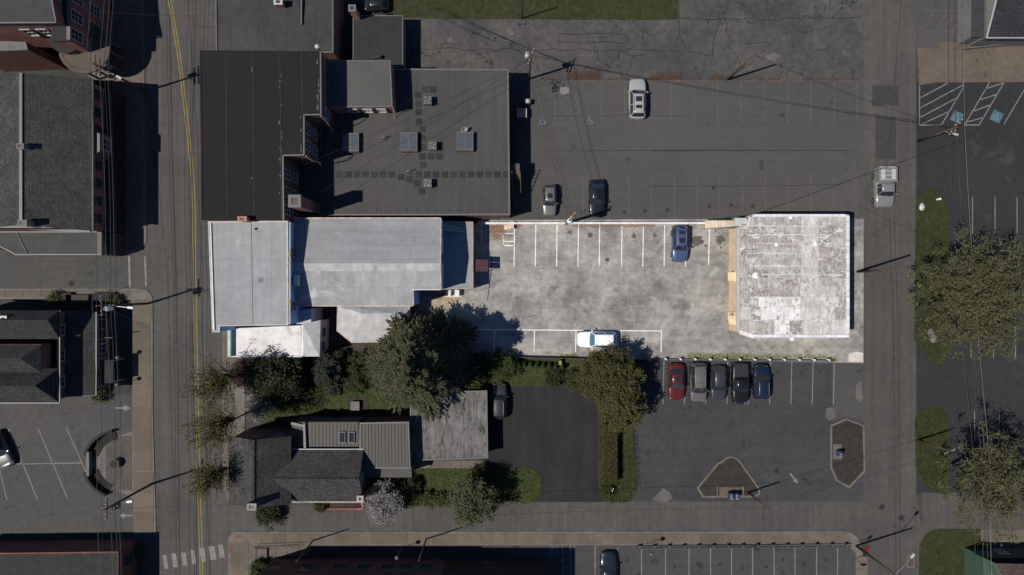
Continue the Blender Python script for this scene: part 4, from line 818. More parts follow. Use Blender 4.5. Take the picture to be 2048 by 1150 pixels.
b = MB(); b.box(ex0, Y(735,zm), zm-.2, X(85,7.6)-.2, Y(688,7.0), 7.5); b.build('upper_wall', M_brickd, Mh)
b = MB(); b.bar((ex+.05,ey0,zm),(ex+.05,ey1,zm),.1,.14); b.build('gutter', M_trimd, Mh); b = MB(); b.bar((ex0,ey0-.05,zm),(ex,ey0-.05,zm),.1,.14); b.build('gutter', M_trimd, Mh)
dw = ((X(84,7.2),Y(737,7.2)),(X(84,7.2),Y(694,7.2)))
b = MB(); b.box(dw[0][0]-2, dw[0][1], zm-.1, dw[0][0]-.02, dw[1][1], 7.45); b.build('dormer', M_wallg, Mh)
for t in (.3,.72): window(Mh, dw[0], dw[1], t, 6.2, .8, 1.0)
for t in (.2,.5,.8): window(Mh, (ex-.38,ey0+.3), (ex-.38,ey1-.3), t, 3.9, 1.1, 1.4)
zp = 3.6; px1 = X(192,zp); py0, py1 = Y(790,zp), Y(624,zp)
b = MB(); b.plate([(ex-.4,py0,4.5),(ex-.4,py1,4.5),(px1,py1,zp),(px1,py0,zp)], .14); b.build('porch_roof', M_sh_dy, Mh)
b = MB(); b.bar((px1+.05,py0,zp),(px1+.05,py1,zp),.12,.14); b.bar((ex-.4,py0-.04,4.5),(px1,py0-.04,zp),.12,.14); b.build('porch_gutter', M_trimd, Mh)
walls(Mh, [(ex-.4,py0+.3),(px1-.35,py0+.3),(px1-.35,py1-.3),(ex-.4,py1-.3)], 0, 3.4, M_brickd, 'porch_wall')
for t in (.93,.8,.67,.55,.35,.12): window(Mh, (px1-.33,py0+.3), (px1-.33,py1-.3), t, 1.2, 1.1, 1.5)
b = MB(); a = W(202,720,2.9); c = W(226,766,2.7); b.plate([(a.x,a.y,3.0),(c.x,a.y,2.7),(c.x,c.y,2.7),(a.x,c.y,3.0)], .1); b.build('entry_canopy', M_sh_dy, Mh)
for y in (722,764): p = W(224,y,2.6); b = MB(); b.tube([(p.x,p.y,0),(p.x,p.y,2.65)], .07, n=8); b.build('canopy_post', M_trim, Mh)
chimney(Mh, 6,638, 7.6, 5.5, .7, .6, M_brick, cap=M_trim)
# rubbish bins and beds along the house
for i,(x,w,l) in enumerate(((160,44,'dark brown flat bench box in front of the hipped house'),(213,40,'grey square box planter by the corner of the hipped house'),(137,22,'small slate coloured box beside a round shrub'))):
    c = W(x,598 if i == 0 else 594); b = MB(); b.cbox((c.x,c.y,.0), w/16, 1.0, .55); b.cbox((c.x,c.y,.55), w/16+.08, 1.08, .06); tag(b.build('planter_box', [surf('bench wood',(.06,.045,.038),(.05,.038,.03),2,.3), M_stone, M_stone][i], loc=(c.x,c.y,0)), l, 'planter')

# O: bottom-left block, P: bottom block
O, PO = flat('corner_brick_shop', 'brick building with a dark ballast roof at the bottom left corner', [(-90,1106),(238,1102),(240,1400),(-90,1400)], 4.0, M_brickd, surf('ballast roof',(.035,.034,.033),(.025,.024,.024),2,.5), .05, M_brickd, .14, .2)
a = (W(240,1400,4).xy, W(238,1102,4).xy)
for z in (1.2,): window(O, a[0], a[1], .9, z, 1.2, 1.6, M_trimd)
Pb = thing('brick_office', 'dark brick building with tall windows along the bottom pavement', 'building', W(800,1150)); zp2 = 6.6
xa, xb_, xc_ = W(548,1116).x, W(893,1116).x, W(1085,1116).x; yn = W(0,1116).y
walls(Pb, [(xa,yn-14),(xb_,yn-14),(xb_,yn),(xa,yn)], 0, zp2, M_brickd); b = MB(); b.box(xa-.1,yn-14,zp2,xb_,yn+.1,zp2+.2); b.build('roof', M_roofB, Pb)
walls(Pb, [(xb_+.01,yn-14),(xc_,yn-14),(xc_,yn-.02),(xb_+.01,yn-.02)], 0, 6.0, surf('brown panelled wall',(.05,.036,.028),(.04,.03,.024),.5,.15,streak=(.15,.3,2)), 'plain_wall'); b = MB(); b.box(xb_+.01,yn-14,6.0,xc_+.1,yn+.05,6.15); b.build('lower_roof', M_roofB, Pb)
for x in (566,628,690,737,783,818,858): t = (W(x,1116).x-xa)/(xb_-xa); window(Pb, (xb_,yn), (xa,yn), 1-t, 2.0, 1.5 if x > 600 else 1.3, 2.0, M_wallg, M_glass, (2,2))
b = MB(); b.box(xb_-.4,yn-.1,0,xb_-.25,yn+.06,6.5); b.build('downpipe', M_trimd, Pb)
b = MB(); a = W(975,1130,1.6); b.box(a.x-.5,yn-.02,1.5,a.x+.5,yn+.05,1.75); b.build('wall_vent', M_trimd, Pb)
# entrance railing by the office
t = thing('entrance_railing', 'brown metal entrance ramp railing at the office corner', 'railing', W(550,1100))
rp_ = [(503,1094),(600,1092),(600,1096)]; 
for z in (.5,1.0): b = MB(); b.tube([W(503,1150,z),W(503,1096,z),W(602,1092,z)], .035, n=5); b.build('rail', plain('brown rail',(.09,.055,.045),.6), t)
for x,y in [(503,1148),(503,1130),(503,1112)]+[(503+i*14,1096-.6*i) for i in range(8)]: p = W(x,y); b = MB(); b.tube([(p.x,p.y,.1),(p.x,p.y,1.0)], .025, n=5); b.build('baluster', MATS['brown rail'], t)
c = W(522,1105,.2); b = MB(); b.cbox((c.x,c.y,.12), 1.6, 1.2, .3); tag(b.build('entrance_step', M_walkg, loc=(c.x,c.y,0)), 'grey concrete entrance step inside the brown railing', 'step')

# Q: house group at bottom centre
Q = thing('shingled_corner_house', 'grey shingled gable house at the corner of the two streets', 'building', W(560,940))
ze1, zr1 = 5.6, 8.0
l0, r0, rd = X(457,ze1), X(582,ze1), X(507,zr1); t0, b0 = Y(872,ze1), Y(1008,ze1); tr0, br0 = Y(880,zr1), Y(1016,zr1)
b = MB(); b.plate([(l0,t0,ze1),(l0,b0,ze1),(rd,br0,zr1),(rd,tr0,zr1)], .14); b.build('roof_slope', M_sh_w, Q)
b = MB(); b.plate([(r0,t0,ze1),(r0,b0,ze1),(rd,br0,zr1),(rd,tr0,zr1)], .14); b.build('roof_slope', M_sh_y, Q)
b = MB(); b.bar((rd,br0,zr1+.02),(rd,tr0,zr1+.02),.25,.07); b.build('ridge_cap', M_sh_dy, Q)
V = [(l0+.3,b0+.3),(r0-.3,b0+.3),(r0-.3,t0-.25),(l0+.3,t0-.25)]; walls(Q, V, 0, ze1, M_brick)
for y in (t0-.25,b0+.3): b = MB(); b.add([(l0+.3,y,ze1),(r0-.3,y,ze1),(rd,y,zr1-.15)], [(0,1,2)]); b.build('gable', M_brickd, Q)
for t in (.25,.6): window(Q, (r0-.3,t0-.23), (l0+.3,t0-.23), t, 3.6, .9, 1.4)
zr2, ze2 = 7.0, 4.6; ra, rb = X(548,zr2), X(718,zr2); ry = Y(958,zr2); ytop, ybot = Y(899,ze2), Y(1003,ze2); xa2, xb2 = X(586,ze2), X(715,ze2)
b = MB(); b.plate([(ra,ry,zr2),(rb,ry,zr2),(rb,ytop,ze2),(X(583,ze2),ytop,ze2)], .14); b.build('roof_slope', M_sh_x, Q)
b = MB(); b.plate([(ra,ry,zr2),(rb,ry,zr2),(rb,ybot,ze2),(X(586,ze2),ybot,ze2)], .14); b.build('roof_slope', M_sh_wx, Q)
b = MB(); b.bar((ra,ry,zr2+.02),(rb,ry,zr2+.02),.22,.06); b.build('ridge_cap', M_sh_dy, Q); b = MB(); b.bar((X(584,ze2),ybot-.04,ze2),(rb,ybot-.04,ze2),.1,.14); b.build('gutter', M_trim, Q); b = MB(); b.bar((X(584,ze2),ytop+.05,ze2),(rb,ytop+.05,ze2),.1,.14); b.build('gutter', M_trim, Q)
walls(Q, [(r0-.4,ybot+.3),(rb-.2,ybot+.3),(rb-.2,ytop-.1),(r0-.4,ytop-.1)], 0, ze2-.1, M_brick, 'side_wing_wall'); b = MB(); b.add([(rb-.2,ybot+.3,ze2-.1),(rb-.2,ytop-.1,ze2-.1),(rb-.2,ry,zr2-.2)], [(0,1,2)]); b.build('gable', M_wallg, Q)
window(Q, (rb-.18,ybot+.3), (rb-.18,ytop-.1), .45, 4.2, .9, 1.1)
chimney(Q, 503,1014, 9.0, 5.0, .95, .65, M_brickd, cap=surf('pale chimney cap',(.26,.25,.235),(.2,.19,.18),2,.2)); chimney(Q, 720,998, 6.0, 0, .65, .65, M_brick, cap=M_brickl)
M2 = thing('metal_roofed_wing', 'beige standing seam metal roof wing with two dark skylights', 'building', W(700,890))
q3 = pw([(584,844),(717,844),(719,899),(584,899)], 4.1); walls(M2, inset(q3,.05), 0, 3.95, M_wallg); b = MB(); b.prism(q3, 3.95, 4.1); r3 = b.build('roof', M_seam, M2)
b = MB()
for k in range(19): p0, p1 = W(588+k*7.1,845,4.1), W(588+k*7.1,898,4.1); b.bar((p0.x,p0.y,4.12),(p1.x,p1.y,4.12),.05,.07)
b.build('standing_seams', plain('dark seam beige',(.055,.05,.045),.7), r3)['kind'] = 'stuff'  # ribs in a darker beige than the roof panels
b = MB(); b.bar(W(583,846,4.25), W(609,852,4.25), .3, .3); b.bar(W(609,846,4.3), W(611,899,4.3), .25, .4); b.build('valley_wall', M_trimd, M2)
for x in (684,703):
    c = W(x,875,4.3); b = MB(); b.cbox((c.x,c.y,4.1), .75, 1.35, .22); s_ = b.build('skylight', M_trimd, M2); b = MB(); b.cbox((c.x,c.y,4.32), .58, 1.15, .03); b.build('pane', M_glass, s_)
q4 = pw([(720,846),(817,844),(820,936),(720,936)], 4.6); walls(M2, inset(q4,.05), 0, 4.45, M_brickd, 'tall_wing_wall'); b = MB(); b.prism(q4, 4.45, 4.6); r4 = b.build('tall_roof', M_seam, M2)
b = MB()
for k in range(15): p0, p1 = W(723+k*6.6,848,4.6), W(724+k*6.6,935,4.6); b.bar((p0.x,p0.y,4.62),(p1.x,p1.y,4.62),.05,.07)
b.build('standing_seams', MATS['dark seam beige'], r4)['kind'] = 'stuff'
b = MB(); b.plate([W(722,938,3.9),W(822,932,3.9),W(824,955,3.3),W(722,955,3.3)], .1); b.build('skirt_roof', M_seam, M2)
b = MB(); b.ring(inset(q4,-.05), inset(q4,.1), 4.5, 4.66); b.build('edge_trim', M_trimd, r4)
walls(M2, [W(722,953,3.2).xy,W(822,953,3.2).xy,W(822,936,3.2).xy,W(722,936,3.2).xy], 0, 3.2, M_wallg, 'porch_wall')
q5_ = None
Q5, P5 = flat('stained_flat_garage', 'flat roofed garage with a stained pale roof beside the blacktop driveway', [(820,784),(974,781),(976,916),(822,921)], 2.7, M_wallg, M_q5, .08, M_trimd, .15, .1)
# S: shop top right, T: green house bottom right
S = thing('slate_roofed_shop', 'building with dark slate coloured shingle roof at the top right corner', 'building', W(2000,20))
zs, zsr = 3.6, 5.4; a, c = W(1973,76,zs), W(2150,76,zs); ridge = W(2000,-30,zsr); b = MB(); b.plate([a,c,(c.x,ridge.y,zsr),(ridge.x,ridge.y,zsr)], .15); b.build('roof_slope', M_sh_r, S)
b = MB(); b.plate([a,(ridge.x,ridge.y,zsr),(a.x,ridge.y,zs)], .15); b.build('roof_slope', M_wallg, S)
b = MB(); b.bar(a, c, .12, .16); b.bar(a, (ridge.x,ridge.y,zsr), .14, .14); b.build('roof_trim', M_trim, S)
walls(S, [(a.x+.3,a.y+.3),(c.x,a.y+.3),(c.x,a.y+9),(a.x+.3,a.y+9)], 0, 3.4, M_wallg)
p = pw([(1946,-60),(1975,-60),(1970,74),(1944,74)], 2.8); walls(S, inset(p,.1), 0, 2.65, M_wallg, 'side_wall'); b = MB(); b.prism(p, 2.65, 2.8); b.build('side_roof', surf('slate lean-to',(.042,.044,.05),(.037,.039,.044),.5,.1), S)
b = MB(); b.bar(W(1925,98,.3), W(2060,85,.3), .15, .6); tag(b.build('low_garden_wall', M_trimd, loc=W(1990,90)), 'low pale wall below the slate roofed shop', 'wall')
T_ = thing('green_sided_house', 'small green sided house with rusty shingle roof at the bottom right', 'building', W(2010,1140))
zt = 3.4; a = W(1966,1116,zt); n_, e_ = a.y, W(2200,0,zt).x
walls(T_, [(a.x,n_-9),(e_,n_-9),(e_,n_),(a.x,n_)], 0, zt, M_green); b = MB(); b.plate([(W(1990,0,zt).x,W(0,1126,zt).y,zt+.1),(e_,W(0,1132,zt).y,zt+.1),(e_,n_-7,zt+1.8),(a.x+4,n_-7,zt+1.8)], .14); b.build('roof_slope', M_sh_red, T_)
b = MB(); b.plate([(a.x-.1,n_+.1,zt),(W(1990,0,zt).x,W(0,1126,zt).y,zt+.1),(a.x+4,n_-7,zt+1.8),(a.x-.1,n_-7,zt)], .12); b.build('roof_slope', M_green, T_)
window(T_, (W(2040,0,0).x,n_), (a.x,n_), .5, 1.0, 1.0, 1.3, M_offw)
c = W(1976,1106); b = MB(); b.cbox((c.x,c.y,0),.5,.45,1.0); b.cbox((c.x+.5,c.y+.1,0),.4,.4,.8); tag(b.build('utility_meter', M_steeld, loc=(c.x,c.y,0)), 'small grey utility cabinet beside the green house', 'cabinet')
# ------------------------------------------------------------------ vehicles
def loft(b, rings, close=True):
    n = len(rings[0]); m = len(rings); vs = [p for r in rings for p in r]; fs = []
    for i in range(m-1):
        for k in range(n-1): fs.append((i*n+k, i*n+k+1, (i+1)*n+k+1, (i+1)*n+k))
    if close: fs += [tuple(range(n)), tuple((m-1)*n+k for k in range(n))[::-1]]
    return b.add(vs, fs)
def paint(c, metal=.3): return plain('car paint %.2f %.2f %.2f' % c, c, .32, metal, .5, .6, .05)
def car(kind, label, px, py, ang, L, Wd, col, z=.02, sunroof=False, rails=False, gm=None, zref=.8, metal=.3):
    c = W(px, py, zref); t = thing({'pickup':'pickup_truck','van':'minivan','suv':'suv_car','sedan':'sedan_car','hatch':'hatchback_car','utility':'utility_truck'}[kind], label, 'truck' if kind in ('pickup','utility') else 'car', (c.x,c.y,z), None, math.radians(ang))
    pm = paint(col, metal); gm = gm or M_glass; w = Wd/2; h = L/2
    Hh_, zb, cowl, wt, rr, rb = {'suv':(1.68,1.06,.20,.07,-.40,-.465),'sedan':(1.45,.95,.19,.05,-.24,-.37),'van':(1.75,1.08,.27,.11,-.42,-.475),'hatch':(1.6,1.02,.2,.06,-.37,-.455),'pickup':(1.85,1.2,.2,.1,-.12,-.15),'utility':(1.85,1.2,.22,.12,-.08,-.11)}[kind]
    cowl, wt, rr, rb = cowl*L, wt*L, rr*L, rb*L; bed = kind in ('pickup','utility'); tail = kind == 'sedan'
    st = [(h,.42,.58),(h-.04,.62,.68),(h-.12,.77,.8),(h-.28,.885,zb-.2),(h-.55,.95,zb-.12),(h-.9,.985,zb-.07),(cowl,1,zb-.01),(wt,1,zb),(rr,1,zb),(-h+.6,.98,zb-(.04 if tail else .0)),(-h+.3,.94,zb-(.07 if tail else .02)),(-h+.12,.86,zb-(.12 if tail else .06)),(-h+.03,.72,zb-.25),(-h,.55,.66)]
    rings = []
    for y, f, zt in st:
        a = w*f; half = [(a*.93,.24),(a,.42),(a*1.0,.66),(a*.985,zt-.16),(a*.93,zt-.05),(a*.8,zt),(a*.45,zt+.025),(0,zt+.035)]
        rings.append([(x,y,zz) for x,zz in half]+[(-x,y,zz) for x,zz in half[-2::-1]])
    b = MB(); loft(b, rings); body = b.build('body', pm, t, True, True)
    b = MB(); b.box(-w*.9,-h+.1,.2,w*.9,h-.1,.26); b.build('underside', M_plastic, t, local=True)
    # glasshouse
    bw, tw = w*.9, w*.64; zt = Hh_
    def quad(name, pts, m=gm, par=t): q = MB(); q.add(pts, [tuple(range(len(pts)))]); q.add([(p[0],p[1],p[2]-.02) for p in pts], []); return q.build(name, m, par, False, True)
    cv = .09*L/4.6
    quad('windshield', [(-bw*.93,cowl-.12,zb),(-bw*.5,cowl,zb),(bw*.5,cowl,zb),(bw*.93,cowl-.12,zb),(tw*.96,wt-cv*.6,zt-.03),(tw*.5,wt,zt-.01),(-tw*.5,wt,zt-.01),(-tw*.96,wt-cv*.6,zt-.03)])
    quad('rear_window', [(-bw*.9,rb+.06,zb),(-bw*.5,rb,zb),(bw*.5,rb,zb),(bw*.9,rb+.06,zb),(tw*.93,rr+.05,zt-.05),(-tw*.93,rr+.05,zt-.05)])
    for s in (-1,1):
        mid = (wt+rr)/2-.1
        quad('side_window', [(s*bw,cowl-.14,zb),(s*bw*1.01,mid+.04,zb+.01),(s*tw*1.03,mid+.04,zt-.07),(s*tw*1.02,wt-cv*.7,zt-.07)])
        quad('side_window', [(s*bw*1.01,mid-.04,zb+.01),(s*bw*.97,rb+.1,zb),(s*tw*.98,rr+.08,zt-.08),(s*tw*1.03,mid-.04,zt-.07)])
        
        for p_,q_,w_ in (((s*bw*.965,cowl-.13,zb),(s*tw*.99,wt-cv*.65,zt-.04),.07),((s*bw*1.0,mid,zb),(s*tw*1.03,mid,zt-.06),.07),((s*bw*.94,rb+.08,zb),(s*tw*.96,rr+.06,zt-.06),.1)): b = MB(); b.bar(p_,q_,w_); b.build('pillar', pm, t, local=True)
    rg = []
    for y, f, dz in ((wt+.02,.86,-.03),(wt-.12,.98,.0),((wt+rr)/2,1.0,.04),(rr+.14,.97,.0),(rr,.88,-.04)):
        half = [(tw*1.05*f,zt-.08+dz),(tw*1.0*f,zt-.01+dz),(tw*.8*f,zt+.025+dz),(0,zt+.045+dz)]; rg.append([(x,y,zz) for x,zz in half]+[(-x,y,zz) for x,zz in half[-2::-1]])
    b = MB(); loft(b, rg); b.build('roof', pm, t, True, True)
    if sunroof:
        b = MB(); b.cbox((0,wt-.65,zt+.03),tw*1.1,.6,.085); b.build('sunroof', M_glass, t, local=True)
        if kind == 'suv' and rails: b = MB(); b.cbox((0,wt-1.6,zt+.04),tw*1.1,.4,.08); b.build('sunroof', M_glass, t, local=True)
    if rails:
        for s in (-1,1): b = MB(); b.tube([(s*tw*.9,wt-.25,zt+.03),(s*tw*.9,wt-.35,zt+.11),(s*tw*.9,rr+.35,zt+.11),(s*tw*.9,rr+.2,zt+.02)], .03, n=6); b.build('roof_rail', M_dark if sum(col) > .5 else M_steel, t, local=True)
    if kind == 'van':
        for y in (wt-.6,wt-1.2,wt-1.8,wt-2.3): b = MB(); b.cbox((0,y,zt+.03),tw*1.7,.03,.03); b.build('roof_rib', M_plastic, t, local=True)
    if kind == 'pickup':
        b = MB(); b.box(-w*.8,-h+.14,zb+.0,w*.8,rb-.1,zb+.06); b.build('bed_cover', plain('black vinyl',(.02,.02,.02),.5), t, local=True)
    if kind == 'utility':
        b = MB(); b.box(-w*.98,-h,.5,w*.98,rb-.08,1.75); b.build('box_body', pm, t, local=True)
        for k in range(4): b = MB(); y = rb-.4-k*.5; b.box(-w*.7,y-.04,1.75,w*.9,y+.04,1.8); b.build('roof_rib', M_offw, t, local=True)
        for s in (-1,1): b = MB(); b.box(s*w*.55-.22,-h+.3,1.75,s*w*.55+.22,rb-.4,1.83); b.build('tool_locker', M_offw, t, local=True)
    for s in (-1,1):
        b = MB(); b.cbox((s*(w+.1),cowl-.32,zb-.04),.2,.14,.16); b.build('mirror', M_plastic if kind in('pickup',) else pm, t, local=True)
        b = MB(); b.cbox((s*w*.62,h-.26,zb-.36),w*.26,.16,.14,-s*.5); b.build('headlight', M_hlight, t, local=True)
        b = MB(); b.cbox((s*w*.72,-h+.1,zb-.36),w*.2,.1,.18,s*.45); b.build('taillight', M_tlight, t, local=True)
        b = MB(); b.bar((s*w*.95,cowl-.2,.62),(s*w*.95,rr+.2,.62),.02,.12); b.build('door_trim', M_plastic, t, local=True)
        for y in (h-.92,-h+.95):
            b = MB(); b.tube([(s*(w-.2),y,.34),(s*(w+.015),y,.34)], .34, n=16); wh = b.build('wheel', M_rub, t, local=True); b = MB(); b.tube([(s*(w-.1),y,.34),(s*(w+.025),y,.34)], .2, n=12); b.build('rim', M_rim, wh, local=True)
    b = MB(); b.cbox((0,h-.06,.5),w*.9,.1,.2); b.build('grille', M_plastic, t, local=True)
    b = MB(); b.bar((-bw*.5,cowl+.01,zb+.03),(bw*.1,cowl-.1,zb+.08),.025); b.bar((0,cowl+.01,zb+.03),(bw*.7,cowl-.12,zb+.08),.025); b.build('wiper', M_plastic, t, local=True)
    b = MB(); b.cbox((0,-h+.0,.55),.5,.02,.12); b.build('licence_plate', M_offw, t, local=True)
    return t
DOWN, UP, LEFT = 180, 0, 90
car('suv','white SUV with dark sunroof parked alone in the upper lot',1275,197,UP,5.0,2.1,(.31,.31,.3),sunroof=True,rails=True,metal=0)
car('hatch','silver crossover car parked beside the outdoor stairs',1099,400,DOWN,3.95,1.72,(.16,.156,.15),sunroof=True,rails=True)
car('sedan','black sedan parked beside the silver crossover',1194,396,DOWN,4.65,1.95,(.014,.015,.017))
car('suv','blue SUV parked in the pale lot near the garage',1360,487,DOWN,4.55,1.95,(.075,.1,.21),sunroof=True,rails=True)
car('suv','bright white SUV parked sideways in the pale lot',1194,679,LEFT,4.9,2.0,(.86,.86,.85),gm=plain('blue glass',(.06,.16,.22),.1,0,.6),metal=0)
car('sedan','red sedan in the row below the guardrail',1353,764,DOWN,4.5,2.0,(.12,.018,.015),sunroof=True)
car('van','beige grey minivan beside the red sedan',1397,765,DOWN,4.85,2.05,(.15,.138,.12),rails=True)
car('hatch','dark grey crossover between the minivan and the black pickup',1437,767,DOWN,4.35,1.95,(.05,.052,.06))
car('pickup','black pickup truck with covered bed in the row below the guardrail',1480,767,DOWN,5.1,2.05,(.012,.012,.013))
car('suv','dark blue SUV with pale roof rails at the row end',1523,764,UP,4.35,1.98,(.011,.022,.045),rails=True)
car('suv','dark grey SUV standing on the blacktop driveway',998,802,UP,4.5,1.95,(.04,.04,.043),rails=True)
car('sedan','dark blue car at the bottom edge of the lower parking lot',1217,1142,UP,4.6,2.0,(.014,.02,.032))
car('sedan','silver car partly cut off in the left parking lot',-2,900,205,4.7,2.0,(.09,.09,.094),metal=0)
car('utility','white utility truck driving on the back street',1768,376,DOWN,4.9,2.35,(.17,.17,.165),metal=0)
car('hatch','black car in the shade behind the charcoal shed',745,8,90,4.0,1.8,(.014,.014,.016))

# ------------------------------------------------------------------ poles, lamps, wires
def pole(label, px, py, h, m=M_wood, arms=(), trans=None, lamp=None, r=.15, name='utility_pole', cat='pole', lean=(0,0)):
    c = W(px, py); t = thing(name, label, cat, c); tp = Vector((c.x+lean[0],c.y+lean[1],h))
    b = MB(); b.tube([c, c.lerp(tp,.5), tp], r, r*.68, 10); b.build('shaft', m, t, True)
    for z, half, a in arms:
        p = c.lerp(tp, z/h); d = Vector((math.cos(a),math.sin(a),0)); b = MB(); b.bar(p-d*half, p+d*half, .11, .13); ar = b.build('crossarm', M_wood if m != M_orange else M_steel, t)
        for k in (-.95,-.5,.5,.95): q = p+d*half*k; b = MB(); b.lathe((q.x,q.y,q.z+.06), [(.04,0),(.07,.06),(.07,.14),(.03,.2)], 8); b.build('insulator', M_offw, ar)
    if trans:
        z, a, mm = trans; p = c.lerp(tp, z/h)+Vector((math.cos(a),math.sin(a),0))*.45; b = MB(); b.lathe((p.x,p.y,z-.6), [(.24,0),(.28,.05),(.28,1.0),(.2,1.1),(.06,1.13)], 16); tr = b.build('transformer', mm, t, True)
        b = MB(); b.tube([(p.x,p.y,z+.5),(p.x,p.y,z+.75)], .04, n=6); b.build('bushing', M_dark, tr)
    if lamp:
        z, a, l = lamp; p = c.lerp(tp, z/h); d = Vector((math.cos(a),math.sin(a),0)); b = MB(); b.tube([p, p+d*l*.5+Vector((0,0,.3)), p+d*l+Vector((0,0,.35))], .04, n=6); la_ = b.build('lamp_arm', M_steel, t)
        q = p+d*(l+.25)+Vector((0,0,.28)); b = MB(); b.cbox((q.x,q.y,q.z),.6,.26,.14,a); b.build('lamp_head', M_offw, la_)
    return tp
T1 = pole('brown leaning utility pole at the edge of the pale apron by the garage', 1715,543,10.1, r=.17)
T2 = pole('bare brown utility pole between the alley and the upper lot', 1456,159,9.2)
T3 = pole('utility pole with white transformer behind the grey flat roof', 1058,158,8.6, M_wood, ((8.3,.9,1.2),(7.6,.7,1.2)), (7.9,2.6,M_offw))
T4 = pole('brown utility pole with crossarms beside the hatched bays', 1836,282,7.6, M_wood, ((7.4,1.0,1.0),(6.7,.9,1.0)), lamp=(5.0,-.3,1.0))
T5 = pole('utility pole with long street lamp arm at the bottom right pavement corner', 1712,1091,10.8, M_wood, lamp=(8.6,.9,2.6))
T6 = pole('short dark utility pole standing on the middle verge', 1836,879,6.2, M_wood, ((6.0,.6,.4),), r=.13)
T7 = pole('dark utility pole at the corner of the triangular mulch island', 1496,984,6.1, M_wood, r=.13)
T8 = pole('dark pole rising through the green tree by the cross street', 988,1001,5.4, M_wood, r=.1)
T9 = pole('thin post with small sign arm on the top lawn', 1044,37,6.8, M_dark, r=.09)
T10 = pole('utility pole with pale transformer at the side street corner', 297,607,10.0, M_wood, ((9.7,1.1,1.62),(8.9,1.0,0.05)), (9.0,-.9,M_white), (8.4,-.1,2.4))
T11 = pole('utility pole with crossarms in front of the shingled hall', 291,183,10.6, M_wood, ((10.2,1.1,1.62),(9.4,1.0,1.62)), (8.6,.8,M_steeld), (8.2,-.5,1.6))
T12 = pole('utility pole with transformer near the round patio', 305,967,10.0, M_wood, ((9.6,1.1,1.55),(8.8,.9,0.1)), (8.6,-.4,M_steeld), (8.0,.2,1.6))
T13 = pole('orange topped utility pole on the white boundary wall', 1132,447,8.4, M_orange, ((8.1,.6,.9),), (7.4,-2.0,M_white), r=.2)
T15 = pole('brown lamp pole at the left end of the bottom pavement', 627,1080,6.8, surf('tan post',(.11,.08,.055),(.09,.065,.045),1,.2), r=.1)
T16 = pole('brown lamp pole near the middle of the bottom pavement', 853,1077,6.9, MATS['tan post'], r=.1)
def post(name, label, cat, px, py, h, head):
    c = W(px,py); t = thing(name, label, cat, c); b = MB(); b.tube([c,(c.x,c.y,h)], .035, n=6); b.build('post', M_steeld, t); head(t, c, h)
def stop(a):
    def f(t, c, h):
        d = Vector((math.cos(a),math.sin(a),0)); n = Vector((-d.y,d.x,0)); b = MB(); k = [(.38*math.cos(math.pi/8+i*math.pi/4),.38*math.sin(math.pi/8+i*math.pi/4)) for i in range(8)]
        b.add([Vector((c.x,c.y,h-.2))+d*u+Vector((0,0,v))+n*o for o in (.05,.08) for u,v in k], [tuple(range(8)),tuple(range(8,16))]+[(i,(i+1)%8,8+(i+1)%8,8+i) for i in range(8)]); b.build('octagon_plate', M_red, t)
    return f
def plate_(m, a, w=.5, hh=.5):
    def f(t, c, h): b = MB(); d = Vector((math.cos(a),math.sin(a),0))*w/2; b.bar(Vector((c.x,c.y,h-hh/2))-d, Vector((c.x,c.y,h-hh/2))+d, .03, hh); b.build('sign_plate', m, t)
    return f
def lampglobe(t, c, h): b = MB(); b.lathe((c.x,c.y,h-.1), [(.08,0),(.22,.1),(.26,.28),(.18,.45),(.04,.5)], 12); b.build('lamp_globe', M_trimd, t, True)
post('stop_sign','red stop sign at the bottom right pavement corner','sign',1716,1083,2.6,stop(.9)); post('stop_sign','red sign post lower down beside the bottom right pavement','sign',1709,1116,2.4,stop(.2))
post('street_sign','small round backed sign at the side street corner','sign',236,580,2.4,plate_(M_trimd,.3)); post('street_sign','small blue banner sign among the wires in front of the hipped house','sign',245,672,3.0,plate_(M_mail,.0,.9,.35))
for x,y,l in ((241,714,'white globe lamp post behind the hipped house entry canopy'),(240,767,'white globe lamp post at the lower side of the entry canopy')): post('lamp_post', l, 'lamp', x+16, y-3, 2.2, lampglobe)
for x,y,l in ((803,1094,'short pavement lamp left of the office windows'),(1292,1087,'short pavement lamp beside the bottom guardrail')): post('lamp_post', l, 'lamp', x, y, 3.2, lampglobe)
post('sign_post','white sign post in the shrub at the end of the hedge','sign',1222,972,1.7,plate_(M_white,1.2,.4,.25))
for x,l in ((1458,'left blue mailbox of the pair on the triangular island'),(1469,'right blue mailbox of the pair on the triangular island')):
    c = W(x,987); t = thing('mailbox', l, 'mailbox', c); b = MB(); n = 8; pr = [(-.28,.25),(.28,.25)]+[(.28*math.cos(math.pi*i/n),.95+.28*math.sin(math.pi*i/n)) for i in range(n+1)]
    b.add([(c.x+u,c.y+o,v+.12) for o in (-.3,.3) for u,v in pr], [tuple(range(len(pr))),tuple(range(len(pr),2*len(pr)))]+[(i,(i+1)%len(pr),len(pr)+(i+1)%len(pr),len(pr)+i) for i in range(len(pr))]); b.build('box', M_mail, t)
    b = MB(); b.box(c.x-.2,c.y-.36,1.1,c.x+.2,c.y-.3,1.25); b.build('slot_hood', M_offw, t)
    for sx in (-.22,.22):
        for sy in (-.22,.22): b = MB(); b.box(c.x+sx-.03,c.y+sy-.03,.1,c.x+sx+.03,c.y+sy+.03,.4); b.build('leg', M_mail, t)
